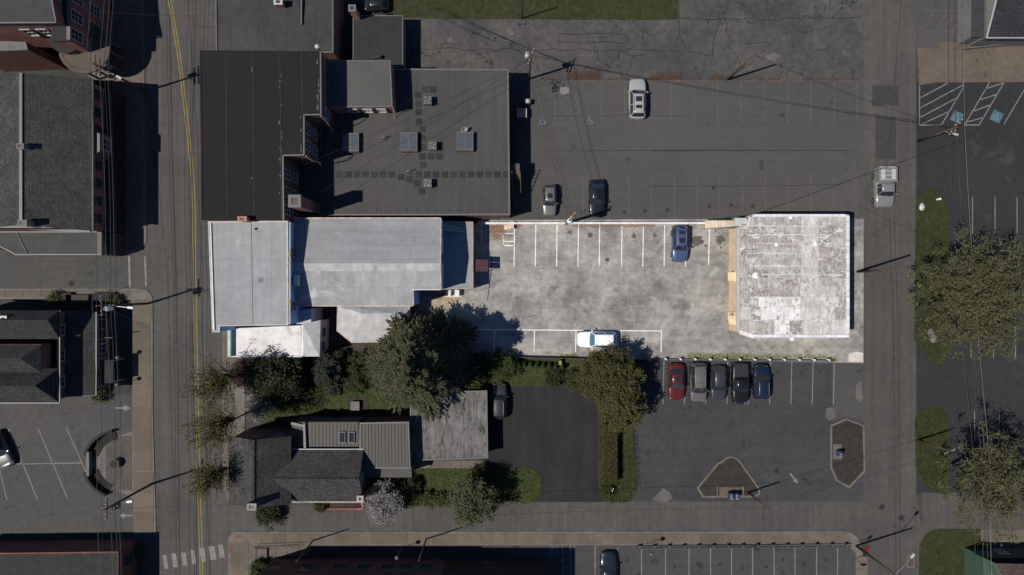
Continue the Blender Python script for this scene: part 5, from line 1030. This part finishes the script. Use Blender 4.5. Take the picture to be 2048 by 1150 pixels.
c = W(1674,904); t = thing('mailbox','single blue mailbox on the long mulch island','mailbox',c); b = MB(); b.cbox((c.x,c.y,.3),.6,.6,.8); b.lathe((c.x,c.y,1.1),[(.3,0),(.24,.14),(.08,.22)],12); b.build('box', M_mail, t); b = MB(); b.box(c.x-.2,c.y-.36,.9,c.x+.2,c.y-.3,1.0); b.build('slot_hood', M_offw, t)
for sx in (-.22,.22): b = MB(); b.box(c.x+sx-.03,c.y-.2,.1,c.x+sx+.03,c.y+.2,.3); b.build('leg', M_mail, t)
# hydrants and stones on the verge
c = W(1874,399); t = thing('fire_hydrant','white fire hydrant at the top of the long verge','hydrant',c); b = MB(); b.lathe((c.x,c.y,0),[(.16,0),(.13,.08),(.13,.55),(.17,.6),(.12,.72),(.03,.8)],12); b.build('barrel', M_white, t, True); b = MB(); b.tube([(c.x-.25,c.y,.45),(c.x+.25,c.y,.45)], .07, n=8); b.build('outlet', M_white, t)
def boulder(label, px, py, s, m=M_wallg):
    c = W(px,py,.1); bm = bmesh.new(); bmesh.ops.create_icosphere(bm, subdivisions=2, radius=1)
    for v in bm.verts: v.co = Vector((v.co.x*s*R.uniform(.85,1.1), v.co.y*s*1.5*R.uniform(.85,1.1), max(-.1,v.co.z*s*.6*R.uniform(.8,1.1))))
    me = bpy.data.meshes.new('boulder'); bm.to_mesh(me); bm.free(); me.materials.append(m); o = bpy.data.objects.new('boulder', me); COL.link(o); o.location = (c.x,c.y,.06); tag(o, label, 'boulder')
boulder('pale boulder on the grass left of the hydrant',1844,414,.36,M_offw); boulder('pale stone slab under the big right tree, upper one',1862,666,.4,M_wallg); boulder('pale stone slab under the big right tree, lower one',1867,676,.45,M_wallg)
c = W(1112,174); b = MB()
for k in range(26): p = Vector((c.x+R.gauss(0,.35),c.y+R.gauss(0,.45),.02)); q = p+Vector((R.uniform(-.4,.4),R.uniform(-.4,.4),R.uniform(.1,.45))); b.tube([p,(p+q)/2+Vector((R.uniform(-.1,.1),R.uniform(-.1,.1),.15)),q], .035, n=5)
tag(b.build('scrap_heap', M_dark, loc=c), 'tangle of dark scrap metal lying on the upper lot', 'scrap')
# goods behind the annex
t = thing('outdoor_stairs','wooden outdoor stairs with railing beside the grey flat roof','stairs',W(1035,375))
for k in range(10): a = W(1032,346+k*5.4,2.9-k*.27); b = MB(); b.cbox((a.x,a.y,a.z-.05), .95, .32, .06); b.build('tread', M_pallet, t)
a = W(1030,340,3.1); b = MB(); b.cbox((a.x,a.y+.2,2.95), 1.1, 1.2, .08); b.build('landing', M_pallet, t); a = W(1037,405,.5); b = MB(); b.cbox((a.x,a.y,.1), 1.3, 1.4, .45); b.build('lower_landing', M_pallet, t)
for dx in (-.5,.5):
    a, c = W(1032,342,3.9), W(1034,402,1.3); b = MB(); b.bar((a.x+dx,a.y,a.z),(c.x+dx,c.y,c.z),.07); b.build('handrail', M_pallet, t)
    for k in range(9): u = k/8; p = a.lerp(c,u); b = MB(); b.bar((p.x+dx,p.y,p.z-1.0),(p.x+dx,p.y,p.z),.05); b.build('baluster', M_pallet, t)
    b = MB(); b.bar((a.x+dx,a.y,a.z-1.05),(c.x+dx,c.y,c.z-1.05),.06,.25); b.build('stringer', M_pallet, t)
c = W(1044,226,1.0); t = thing('wooden_pallet','pale slatted pallet leaning in the shade behind the grey flat roof','pallet',(c.x,c.y,0))
for k in range(7): b = MB(); b.cbox((c.x-.55+k*.18,c.y,1.0),.1,1.1,.03); b.build('slat', M_offw, t)
for y in (-.45,0,.45): b = MB(); b.cbox((c.x,c.y+y,.9),1.2,.1,.1); b.build('bearer', M_pallet, t)
b = MB(); b.cbox((c.x,c.y-.05,0),1.15,1.05,.88); tag(b.build('crate', M_pallet, loc=(c.x,c.y,0)), 'dark crate underneath the leaning pallet', 'crate')
c = W(1054,202,.9); t = thing('yard_condenser','small pale condenser unit in the shade by the transformer pole','condenser',(c.x,c.y,0)); b = MB(); b.cbox((c.x,c.y,.05),.85,.6,.85); b.build('casing', M_steeld, t); b = MB(); b.lathe((c.x,c.y,.9),[(.24,0),(.24,.04),(.08,.05)],14); b.build('fan_guard', M_offw, t)
c = W(1031,290,1.0); t = thing('waste_container','long dark waste container along the annex wall','container',(c.x,c.y,0)); b = MB(); b.cbox((c.x-.3,c.y,.15),1.2,2.4,1.0); b.build('bin', plain('dull green steel',(.03,.033,.03),.6), t)
for y in (-.6,.6): b = MB(); b.cbox((c.x-.3,c.y+y,1.15),1.24,1.15,.06); b.build('lid', M_plastic, t)
# wheel stops in the upper lot
ws = [1178,1224,1316,1364,1413,1502,1550,1597,1644,1691]
for i, x in enumerate(ws):
    c = W(x,163); b = MB(); b.add([(c.x-.9,c.y-.09,.0),(c.x+.9,c.y-.09,.0),(c.x+.9,c.y+.09,.0),(c.x-.9,c.y+.09,.0),(c.x-.86,c.y-.05,.13),(c.x+.86,c.y-.05,.13),(c.x+.86,c.y+.05,.13),(c.x-.86,c.y+.05,.13)],[(0,3,2,1),(4,5,6,7),(0,1,5,4),(1,2,6,5),(2,3,7,6),(3,0,4,7)])
    tag(b.build('wheel_stop', surf('rusty concrete stop',(.14,.095,.075),(.11,.08,.065),1,.2), loc=(c.x,c.y,0)), '%s concrete wheel stop from the left along the alley' % ('first','second','third','fourth','fifth','sixth','seventh','eighth','ninth','tenth')[i], 'wheel stop', 'wheel stops along the alley')
# guardrails
def guardrail(label, x0, y0, x1, y1, n, pm, rm):
    t = thing('guardrail', label, 'guardrail', W((x0+x1)/2,(y0+y1)/2)); a, c = W(x0,y0), W(x1,y1)
    b = MB(); 
    for z,o in ((.78,.0),(.62,.05),(.5,.0)): b.bar((a.x,a.y-.1+o,z),(c.x,c.y-.1+o,z),.05,.13)
    b.build('rail', rm, t)
    for k in range(n): p = a.lerp(c,(k+.3)/(n-.4)); b = MB(); b.cbox((p.x,p.y+.06,0),.15,.22,.85); b.build('post', pm, t)
guardrail('white post guardrail between the pale lot and the car row', 1320,718,1662,720, 12, M_white, M_steeld)
guardrail('dull steel guardrail along the bottom pavement', 1268,1091,1697,1087, 15, M_trimd, M_steeld)
t = thing('chain_fence','low dark fence along the verge beside the lower lot','fence',W(1270,910))
for k in range(9): p = W(1265+k*.9,862+k*13.5); b = MB(); b.tube([p,(p.x,p.y,.9)], .035, n=6); b.build('post', M_dark, t)
for z in (.45,.85): b = MB(); b.tube([W(1265,862)+Vector((0,0,z)),W(1272,970)+Vector((0,0,z))], .02, n=5); b.build('rail', M_dark, t)
t = thing('board_fence','dark board fence behind the garden conifers at the pale lot','fence',W(1120,716)); a, c = W(985,712), W(1318,719)
for k in range(70): p = a.lerp(c,(k+.5)/70); b = piece('board', surf('dark fence boards',(.07,.06,.055),(.05,.042,.04),2,.3,rnd=.2), t, (p.x,p.y,.02), (.27,.035,.8+R.uniform(-.04,.05)))
b = MB(); b.bar((a.x,a.y-.05,.6),(c.x,c.y-.05,.6),.05,.1); b.bar((a.x,a.y-.05,.2),(c.x,c.y-.05,.2),.05,.1); b.build('rail', M_wood, t)
c = W(1120,725,.5); b = MB(); b.cbox((c.x,c.y,0),.35,.5,.9); tag(b.build('marker_box', plain('lime plastic',(.2,.25,.03),.5), loc=(c.x,c.y,0)), 'small lime yellow utility marker in the garden hedge', 'marker')
b = MB(); c = W(714,808,.4); t = thing('garden_table','square stone garden slab with pale table on the lawn','table',(c.x,c.y,0)); b.cbox((c.x,c.y,.06),2.6,1.7,.06); b.build('slab', M_mulch, t); b = MB(); b.cbox((c.x-.2,c.y-.2,.6),1.1,1.1,.06); b.build('top', M_wallg, t)
for sx in (-.45,.45):
    for sy in (-.45,.45): b = MB(); b.cbox((c.x-.2+sx,c.y-.2+sy,.1),.07,.07,.5); b.build('leg', M_wallg, t)
b = MB(); c = W(690,1010,.3); a = (c.x-2.6,c.y); t = thing('brick_planter','low red brick planter wall below the shingled corner house','planter',(c.x,c.y,0)); b.ring([Vector((c.x+sx*2.3,c.y+sy*.5)) for sx,sy in ((-1,-1),(1,-1),(1,1),(-1,1))],[Vector((c.x+sx*2.1,c.y+sy*.32)) for sx,sy in ((-1,-1),(1,-1),(1,1),(-1,1))],0,.55); b.build('brick_wall', M_brick, t); b = MB(); b.cbox((c.x,c.y,0),4.2,.62,.4); b.build('soil', M_mulch, t)

def wire(label, a, c, sag=.5, r=.018, m=M_wire, group=None):
    a = Vector(a); c = Vector(c); P = [a.lerp(c,i/14)-Vector((0,0,sag*4*(i/14)*(1-i/14))) for i in range(15)]; b = MB(); b.tube(P, r, n=4, cap=False); tag(b.build('power_line', m, loc=(0,0,0)), label, 'wire', group)
tl, tm, tb = T11, T10, T12
gl = 'overhead wires along the left pavement'; ORD = ('first','second','third','fourth','fifth','sixth','seventh')
for k,(d,dz) in enumerate(((-1.0,-.2),(-.5,-.2),(.5,-.2),(1.0,-.2),(.2,-1.6),(.5,-2.1),(.0,-2.6))):
    off = Vector((d,0,dz)); up = Vector((T11.x+1.2, 48, T11.z)); dn = Vector((T12.x+.3,-48,T12.z)); sp = ('above the round porch','in front of the shingled hall','in front of the hipped house','above the corner brick shop')
    for i_,(p,q) in enumerate(((up,T11),(T11,T10),(T10,T12),(T12,dn))): wire('%s overhead wire of the pavement bundle %s' % (ORD[k], sp[i_]), p+off, q+off, .45, .022, M_wirel if k % 2 == 0 else M_wire, gl)
l = 'one of the parallel overhead wires running above the right verge'
for k,(d,dz) in enumerate(((-.9,-.2),(.0,-.2),(.9,-.2),(.5,-1.2))):
    for i_,(p,q) in enumerate(((Vector((T4.x-.2,48,8.5)),T4),(T4,Vector((T4.x+2.2,-19.6,8.4))),(Vector((T4.x+2.2,-19.6,8.4)),Vector((T4.x+3.2,-48,8.4))))): wire('%s overhead wire from the left above the right verge, %s stretch' % (ORD[k], ('upper','middle','lower')[i_]), p+Vector((d,0,dz if p is T4 or q is T4 else 0)), q+Vector((d,0,dz if q is T4 else 0)), .4, .022, M_wirel if k == 2 else M_wire, 'overhead wires above the right verge')
wire('thick black cable from the transformer pole to the right hatched bays', T3, T4, 1.2, .025); wire('thin black cable from the transformer pole across the upper lot', T3+Vector((.4,.2,-.6)), T4+Vector((-.2,.3,-.5)), 1.5, .018)
wire('cable from the bare alley pole to the right hatched bays', T2, T4+Vector((0,0,-.8)), .8, .018)
wire('cable from the transformer pole down to the orange topped pole', T3, T13, .6, .022); wire('second cable from the transformer pole to the orange topped pole', T3+Vector((-.5,0,-.6)), T13+Vector((-.3,0,-.7)), .8, .02); wire('cable between transformer pole and silver crossover', T3+Vector((.4,.2,-.4)), T13+Vector((.4,0,-.4)), .5, .018)
wire('cable across the grey flat roof to the chimney', T3+Vector((0,0,-1)), W(640,385,8.5), .7, .018); wire('second cable across the grey flat roof to the brick wall', T3+Vector((0,0,-1.4)), W(608,330,8.0), .7, .018)
for k in range(4): wire('%s thin service wire from the transformer pole toward the top buildings' % ORD[k], T3+Vector((0,0,-.2*k)), W(780+8*k,-8,6.5), .5, .018, M_wire, 'service wires above the alley')
wire('cable from the garage roof edge to the back street wires', W(1500,432,4.2), T4+Vector((.5,-1.5,-.2)), .8, .018); wire('cable crossing the back street above the white truck', W(1700,415,4.4), Vector((T4.x+1,3,8)), .5, .016)
wire('cable from the mulch island pole to the middle verge pole', T7, T6, .4, .018); wire('cable along the cross street from the island pole to the left pole', T7, T8, .5, .018)
wire('cable crossing the main street to the shingled corner house', T12, W(640,1010,5), .8, .016); wire('cable crossing the main street to the pale roofed shop', T10, W(455,740,6), .9, .018); wire('cable crossing the main street at the top edge', T11+Vector((0,6,-.5)), W(433,30,6.4), .7, .018)

# ------------------------------------------------------------------ trees and shrubs
def quadmesh(name, V, m, parent, org):
    n = len(V)//4; me = bpy.data.meshes.new(name); V = V-np.array(org); me.vertices.add(4*n); me.vertices.foreach_set('co', V.astype(np.float32).ravel())
    me.loops.add(4*n); me.loops.foreach_set('vertex_index', np.arange(4*n,dtype=np.int32)); me.polygons.add(n); me.polygons.foreach_set('loop_start', np.arange(0,4*n,4,dtype=np.int32)); me.polygons.foreach_set('loop_total', np.full(n,4,dtype=np.int32))
    me.update(calc_edges=True); me.validate(); me.materials.append(m); o = bpy.data.objects.new(name, me); COL.link(o)
    if parent: o.parent = parent; ORG[o.name] = ORG[parent.name]
    else: o.location = org
    return o
def leafquads(C, size, upb=.6, elong=1.4, axis=None):
    n = len(C); N = NR.normal(size=(n,3)); N[:,2] = np.abs(N[:,2])+upb; N /= np.linalg.norm(N,axis=1)[:,None]
    A = NR.normal(size=(n,3)) if axis is None else axis+NR.normal(size=(n,3))*.35; A -= N*np.sum(A*N,axis=1)[:,None]; A /= np.linalg.norm(A,axis=1)[:,None]+1e-9; B_ = np.cross(N,A)
    s = size*NR.uniform(.6,1.35,n)[:,None]; e = elong
    V = np.stack([C-A*s*e, C-B_*s*.62, C+A*s*e, C+B_*s*.62],1); return V.reshape(-1,3)
def cloud(c, rx, ry, rz, clumps, per, spread, hollow=.45, zmin=None, ragged=.18):
    D = NR.normal(size=(clumps,3)); D /= np.linalg.norm(D,axis=1)[:,None]; r = NR.uniform(hollow**3,1,clumps)**(1/3)*NR.uniform(1-ragged,1+ragged,clumps)
    K = np.array(c)+D*r[:,None]*np.array([rx,ry,rz]); P = np.repeat(K,per,0)+NR.normal(size=(clumps*per,3))*spread*np.array([1,1,.7])
    if zmin is not None: P = P[P[:,2] > zmin]
    return P, K
def limbs(base, h, K, r0, n=22, m=M_bark, parent=None, fork=.35):
    b = MB(); base = Vector(base); top = base+Vector((0,0,h*.85)); b.tube([base, base.lerp(top,.35)+Vector((R.uniform(-.1,.1),R.uniform(-.1,.1),0)), top], r0, r0*.25, 8)
    tr = b.build('trunk', m, parent, True); b = MB()
    for k in R.sample(range(len(K)), min(n,len(K))):
        e = Vector(K[k]); s = base.lerp(top, R.uniform(fork,.8)); 
        if e.z < s.z: s = base.lerp(top, max(.2,(e.z-base.z)/h*.7))
        md = s.lerp(e,.5)+Vector((R.uniform(-.2,.2),R.uniform(-.2,.2),R.uniform(.1,.4))); b.tube([s,md,e], r0*.35, .025, 5, False)
    b.build('limb_set', m, tr); return tr
def tree(name, label, px, py, h, r, zc, rz, m, clumps=150, per=60, size=.13, spread=.35, trunk=.16, cat='tree', hollow=.45, limbn=22, ry=None, elong=1.4, ragged=.18, upb=.6, zmin=.15, offs=(0,0)):
    c = W(px,py); t = thing(name, label, cat, c); P, K = cloud((c.x+offs[0],c.y+offs[1],zc), r, ry or r, rz, clumps, per, spread, hollow, zmin, ragged)
    quadmesh('crown', leafquads(P, size, upb, elong), m, t, c)
    limbs(c, max(.5,zc+rz*.5), K, trunk, limbn, parent=t); return t
LM_dark = leafmat('dark evergreen leaves', (.06,.066,.026), (.022,.03,.014)); LM_blue = leafmat('blue spruce needles', (.055,.065,.04), (.025,.034,.024))
LM_con = leafmat('conifer needles', (.115,.112,.054), (.04,.045,.025)); LM_olive = leafmat('olive leaves', (.11,.1,.035), (.045,.05,.016)); LM_spring = leafmat('spring leaves', (.12,.108,.035), (.06,.056,.018))
LM_mid = leafmat('mid green leaves', (.07,.085,.028), (.03,.045,.014)); LM_pur = leafmat('purple leaves', (.06,.028,.034), (.028,.014,.018)); LM_wht = leafmat('white blossom', (.34,.32,.32), (.13,.12,.11)); LM_will = leafmat('willow leaves', (.115,.12,.062), (.055,.063,.03)); LM_hedge = leafmat('brown green hedge leaves', (.08,.065,.024), (.05,.048,.016))
LM_bright = leafmat('bright hedge leaves', (.1,.105,.032), (.05,.06,.018)); LM_rt = leafmat('hazy yellow green leaves', (.135,.132,.058), (.06,.062,.028))

def conifer(label, px, py, h, r, m, nb=140, tw=13, lv=8, size=.13, prof=.62):
    c = W(px,py); t = thing('conifer_tree', label, 'tree', c); Cs = []; Ax = []; b = MB(); b.tube([c,(c.x,c.y,h*.55),(c.x,c.y,h)], .32*r/5, .03, 8); tr = b.build('trunk', M_bark, t, True); lb = MB()
    for i in range(nb):
        u = ((i+.5)/nb)**.9; z = .7+u*(h-.9); L = r*((1-u)**prof+.05)*R.choice((.6,.75,.85,.95,1.0,1.1,1.18))
        if u < .1: L *= .85
        a = i*2.39996+R.uniform(-.35,.35); d = np.array([math.cos(a),math.sin(a),0]); sd = np.array([-d[1],d[0],0]); rise = R.uniform(.12,.32) if u > .5 else R.uniform(-.02,.16)
        path = lambda s: np.array([c.x,c.y,z])+d*(s*L)+np.array([0,0,1])*(rise*L*s-.42*L*s*s*(1-.5*u))
        lb.tube([tuple(path(0)),tuple(path(.5)),tuple(path(1))], .05, .012, 4, False)
        k = max(4,int(tw*(.35+L/r)))
        for q in range(k):
            s = .14+.86*(q+R.random())/k; o = path(s); tl = (.16+.42*(1-s)**.8*min(1,s*2.6))*L*R.uniform(.7,1.15)
            for sg in (-1,1,0):
                if sg == 0 and s < .6: continue
                dirv = d*R.uniform(.75,1.0)+sd*sg*R.uniform(.55,.95)+np.array([0,0,R.uniform(-.3,.02)]); dirv /= np.linalg.norm(dirv); n = max(3,int(lv*tl/(.2*r))+2); f = NR.uniform(.0,1,n)
                P = o+dirv*(f*tl)[:,None]+NR.normal(size=(n,3))*.05; Cs.append(P); Ax.append(np.repeat(dirv[None],n,0))
    lb.build('limb_set', M_bark, tr); C_ = np.concatenate(Cs); A_ = np.concatenate(Ax); k = C_[:,2] > .15
    V = leafquads(C_[k], size, .9, 1.7, A_[k]*2.0); quadmesh('crown', V, m, t, c); return t
conifer('huge dark conifer spreading between the bays and the pale lot', 850,718, 17.3, 6.1, LM_con, 185, 15, 11, .115)
conifer('small blue green spruce left of the huge conifer', 668,742, 5.2, 2.6, LM_blue, 80, 10, 8, .08)
tree('evergreen_tree','rounded dark evergreen tree casting shade on the white roof', 567,742, 6.4, 3.0, 3.2, 3.0, LM_dark, 240, 75, .12, .35)
for l,px,py,h,r,rz,m in (('leafy green shrub right of the blue spruce',722,738,3,2.0,1.6,LM_mid),('leafy shrub squeezed between spruce and huge conifer',712,765,2.0,1.2,1.0,LM_mid),('low green bush in the shade of the white wing',650,725,2,1.2,1.0,LM_dark),('low bush left of the evergreen on the lawn edge',566,785,1.4,1.0,.7,LM_mid),
        ('wide green shrub right of the huge conifer trunk',940,742,2.4,2.1,1.2,LM_mid),('big leafy shrub at the left end of the conifer hedge',1003,728,2.6,2.0,1.4,LM_mid),('dark shrub against the fence in the tree shadow',915,716,2.0,1.6,1.1,LM_dark),('small shrub at the fence shadow edge',960,722,2.0,1.3,1.0,LM_dark),
        ('dark round shrub on the mulch left of the olive trees',1110,754,1.6,1.15,1.0,LM_dark),('round shrub touching the olive tree',1146,758,1.8,1.1,1.1,LM_mid),('dark shrub behind the front hedge',820,968,1.7,1.3,1.1,LM_dark),('dark shrub next to the blossom tree',795,966,1.7,1.2,1.1,LM_dark),
        ('dry yellow shrub at the corner of the stained garage',956,944,1.8,1.1,.9,LM_hedge),('round box shrub on the left side street pavement',115,598,1.0,.85,.6,LM_olive),('round box shrub at the side street corner',232,605,1.3,.95,.8,LM_olive),('small shrub at the lower porch corner',207,787,1.1,.8,.6,LM_mid),
        ('dark shrub beside the house chimney at the cross street',545,1022,1.8,1.7,1.1,LM_dark),('spiky shrub by the brick planter',642,1008,1.2,.65,.6,LM_olive),('small shrub around the white sign post',1214,980,1.0,.8,.5,LM_mid),('potted green shrub behind the brown railing',520,1130,1.6,.9,.8,LM_mid),('yellow green weed clump by the corner brick shop',283,1102,.8,.5,.4,LM_bright),('palm like shrub by the green house',1957,1100,1.2,.8,.6,LM_olive),
        ('small round bush beside the garden table slab',675,835,.9,.6,.45,LM_mid)):
    tree('shrub', l, px, py, h, r, h*.5, rz, m, int(36+22*r*r), 40, .085, .2, .05, 'shrub', .3, 8)
ords = ('first','second','third','fourth','fifth','sixth','seventh','eighth')
for i in range(8):
    c = W(1036+i*12.5,727+i*.8); t = thing('dwarf_conifer', '%s dwarf cone conifer from the left in the garden hedge row' % ords[i], 'shrub', c, 'dwarf conifers along the board fence'); n = 420; u = NR.uniform(0,1,n); rr_ = .48*(1-u)**.8*NR.uniform(.75,1.1,n); a = NR.uniform(0,6.283,n)
    P = np.stack([c.x+rr_*np.cos(a), c.y+rr_*np.sin(a), .15+u*1.35],1); quadmesh('crown', leafquads(P, .075, .5, 1.5), LM_mid, t, c); b = MB(); b.tube([c,(c.x,c.y,1.1)], .04, .01, 6); b.build('trunk', M_bark, t)
for i in range(6):
    c = W(822+i*15.5,994+(i%2)*3); tree('hedge_bush', '%s bright rounded bush from the left in the front hedge' % ords[i], 822+i*15.5, 994+(i%2)*3, 1.3, .75, .65, .6, LM_bright, 46, 45, .085, .16, .04, 'shrub', .3, 6)
tree('purple_shrub','purple leaved shrub at the pavement beside the white wing', 498,742, 3, 1.5, 1.7, 1.5, LM_pur, 90, 45, .1, .25, .07, 'shrub')
tree('blossom_tree','white flowering shrub tree above the garden lawn', 534,798, 3.6, 1.75, 2.6, 1.1, LM_wht, 110, 40, .07, .25, .09, hollow=.3, ragged=.3)
tree('blossom_tree','white flowering tree beside the cross street', 776,992, 4.4, 2.3, 3.0, 1.5, LM_wht, 150, 50, .08, .26, .1, ragged=.2)
tree('willow_tree','fine leaved green tree overhanging the cross street', 950,984, 6.0, 2.4, 4.0, 1.9, LM_will, 190, 55, .085, .3, .1, elong=2.2, ragged=.3)
tree('olive_tree','broad olive green tree between white SUV and driveway', 1210,745, 6.2, 3.4, 3.6, 2.6, LM_olive, 420, 60, .10, .26, .2, ry=3.0, ragged=.26)
tree('olive_tree','narrower olive green tree above the clipped hedge', 1234,800, 6.6, 2.4, 3.8, 2.6, LM_olive, 320, 60, .10, .24, .18, ragged=.26)
for l,px,py,zc,r in (('sparse budding street tree, uppermost of three',491,747,9.3,2.6),('sparse budding street tree, middle of three',497,824,10.6,2.8),('sparse budding street tree, lowest and smallest of three',476,922,8.4,2.1)):
    tree('street_tree', l, px, py, zc+2, r, zc, 2.6, LM_spring, 170, 15, .08, .24, .13, hollow=.15, limbn=130, ragged=.4)
tree('roadside_tree','large hazy spreading tree over the right verge', 1879,593, 11, 5.9, 7.2, 3.2, LM_rt, 520, 36, .075, .34, .28, elong=3.0, ragged=.42, limbn=170, hollow=.25)
tree('roadside_tree','sparse willowy tree at the lower right street corner', 1902,925, 11, 5.0, 8.0, 2.6, LM_rt, 280, 32, .07, .34, .24, elong=3.4, ragged=.5, limbn=190, hollow=.1, offs=(.5,-.4))
# clipped hedge, box shaped
c = W(1224,905); t = thing('clipped_hedge','long clipped brown green hedge on the verge beside the driveway','hedge',c); a, e = W(1208,848,1.2), W(1233,965,1.2); n = 9000
P = np.stack([NR.uniform(a.x,e.x,n),NR.uniform(e.y,a.y,n),NR.uniform(.1,1.5,n)],1); f = NR.integers(0,5,n); P[f==0,0]=a.x; P[f==1,0]=e.x; P[f>=2,2]=1.5; P += NR.normal(size=P.shape)*.05; quadmesh('foliage', leafquads(P, .08, .5), LM_hedge, t, c); b = MB(); b.box(a.x+.1,e.y+.1,.0,e.x-.1,a.y-.1,1.42); b.build('core', surf('hedge core',(.03,.028,.012),(.02,.02,.009),2,.3), t)
SC.render.engine = 'CYCLES'
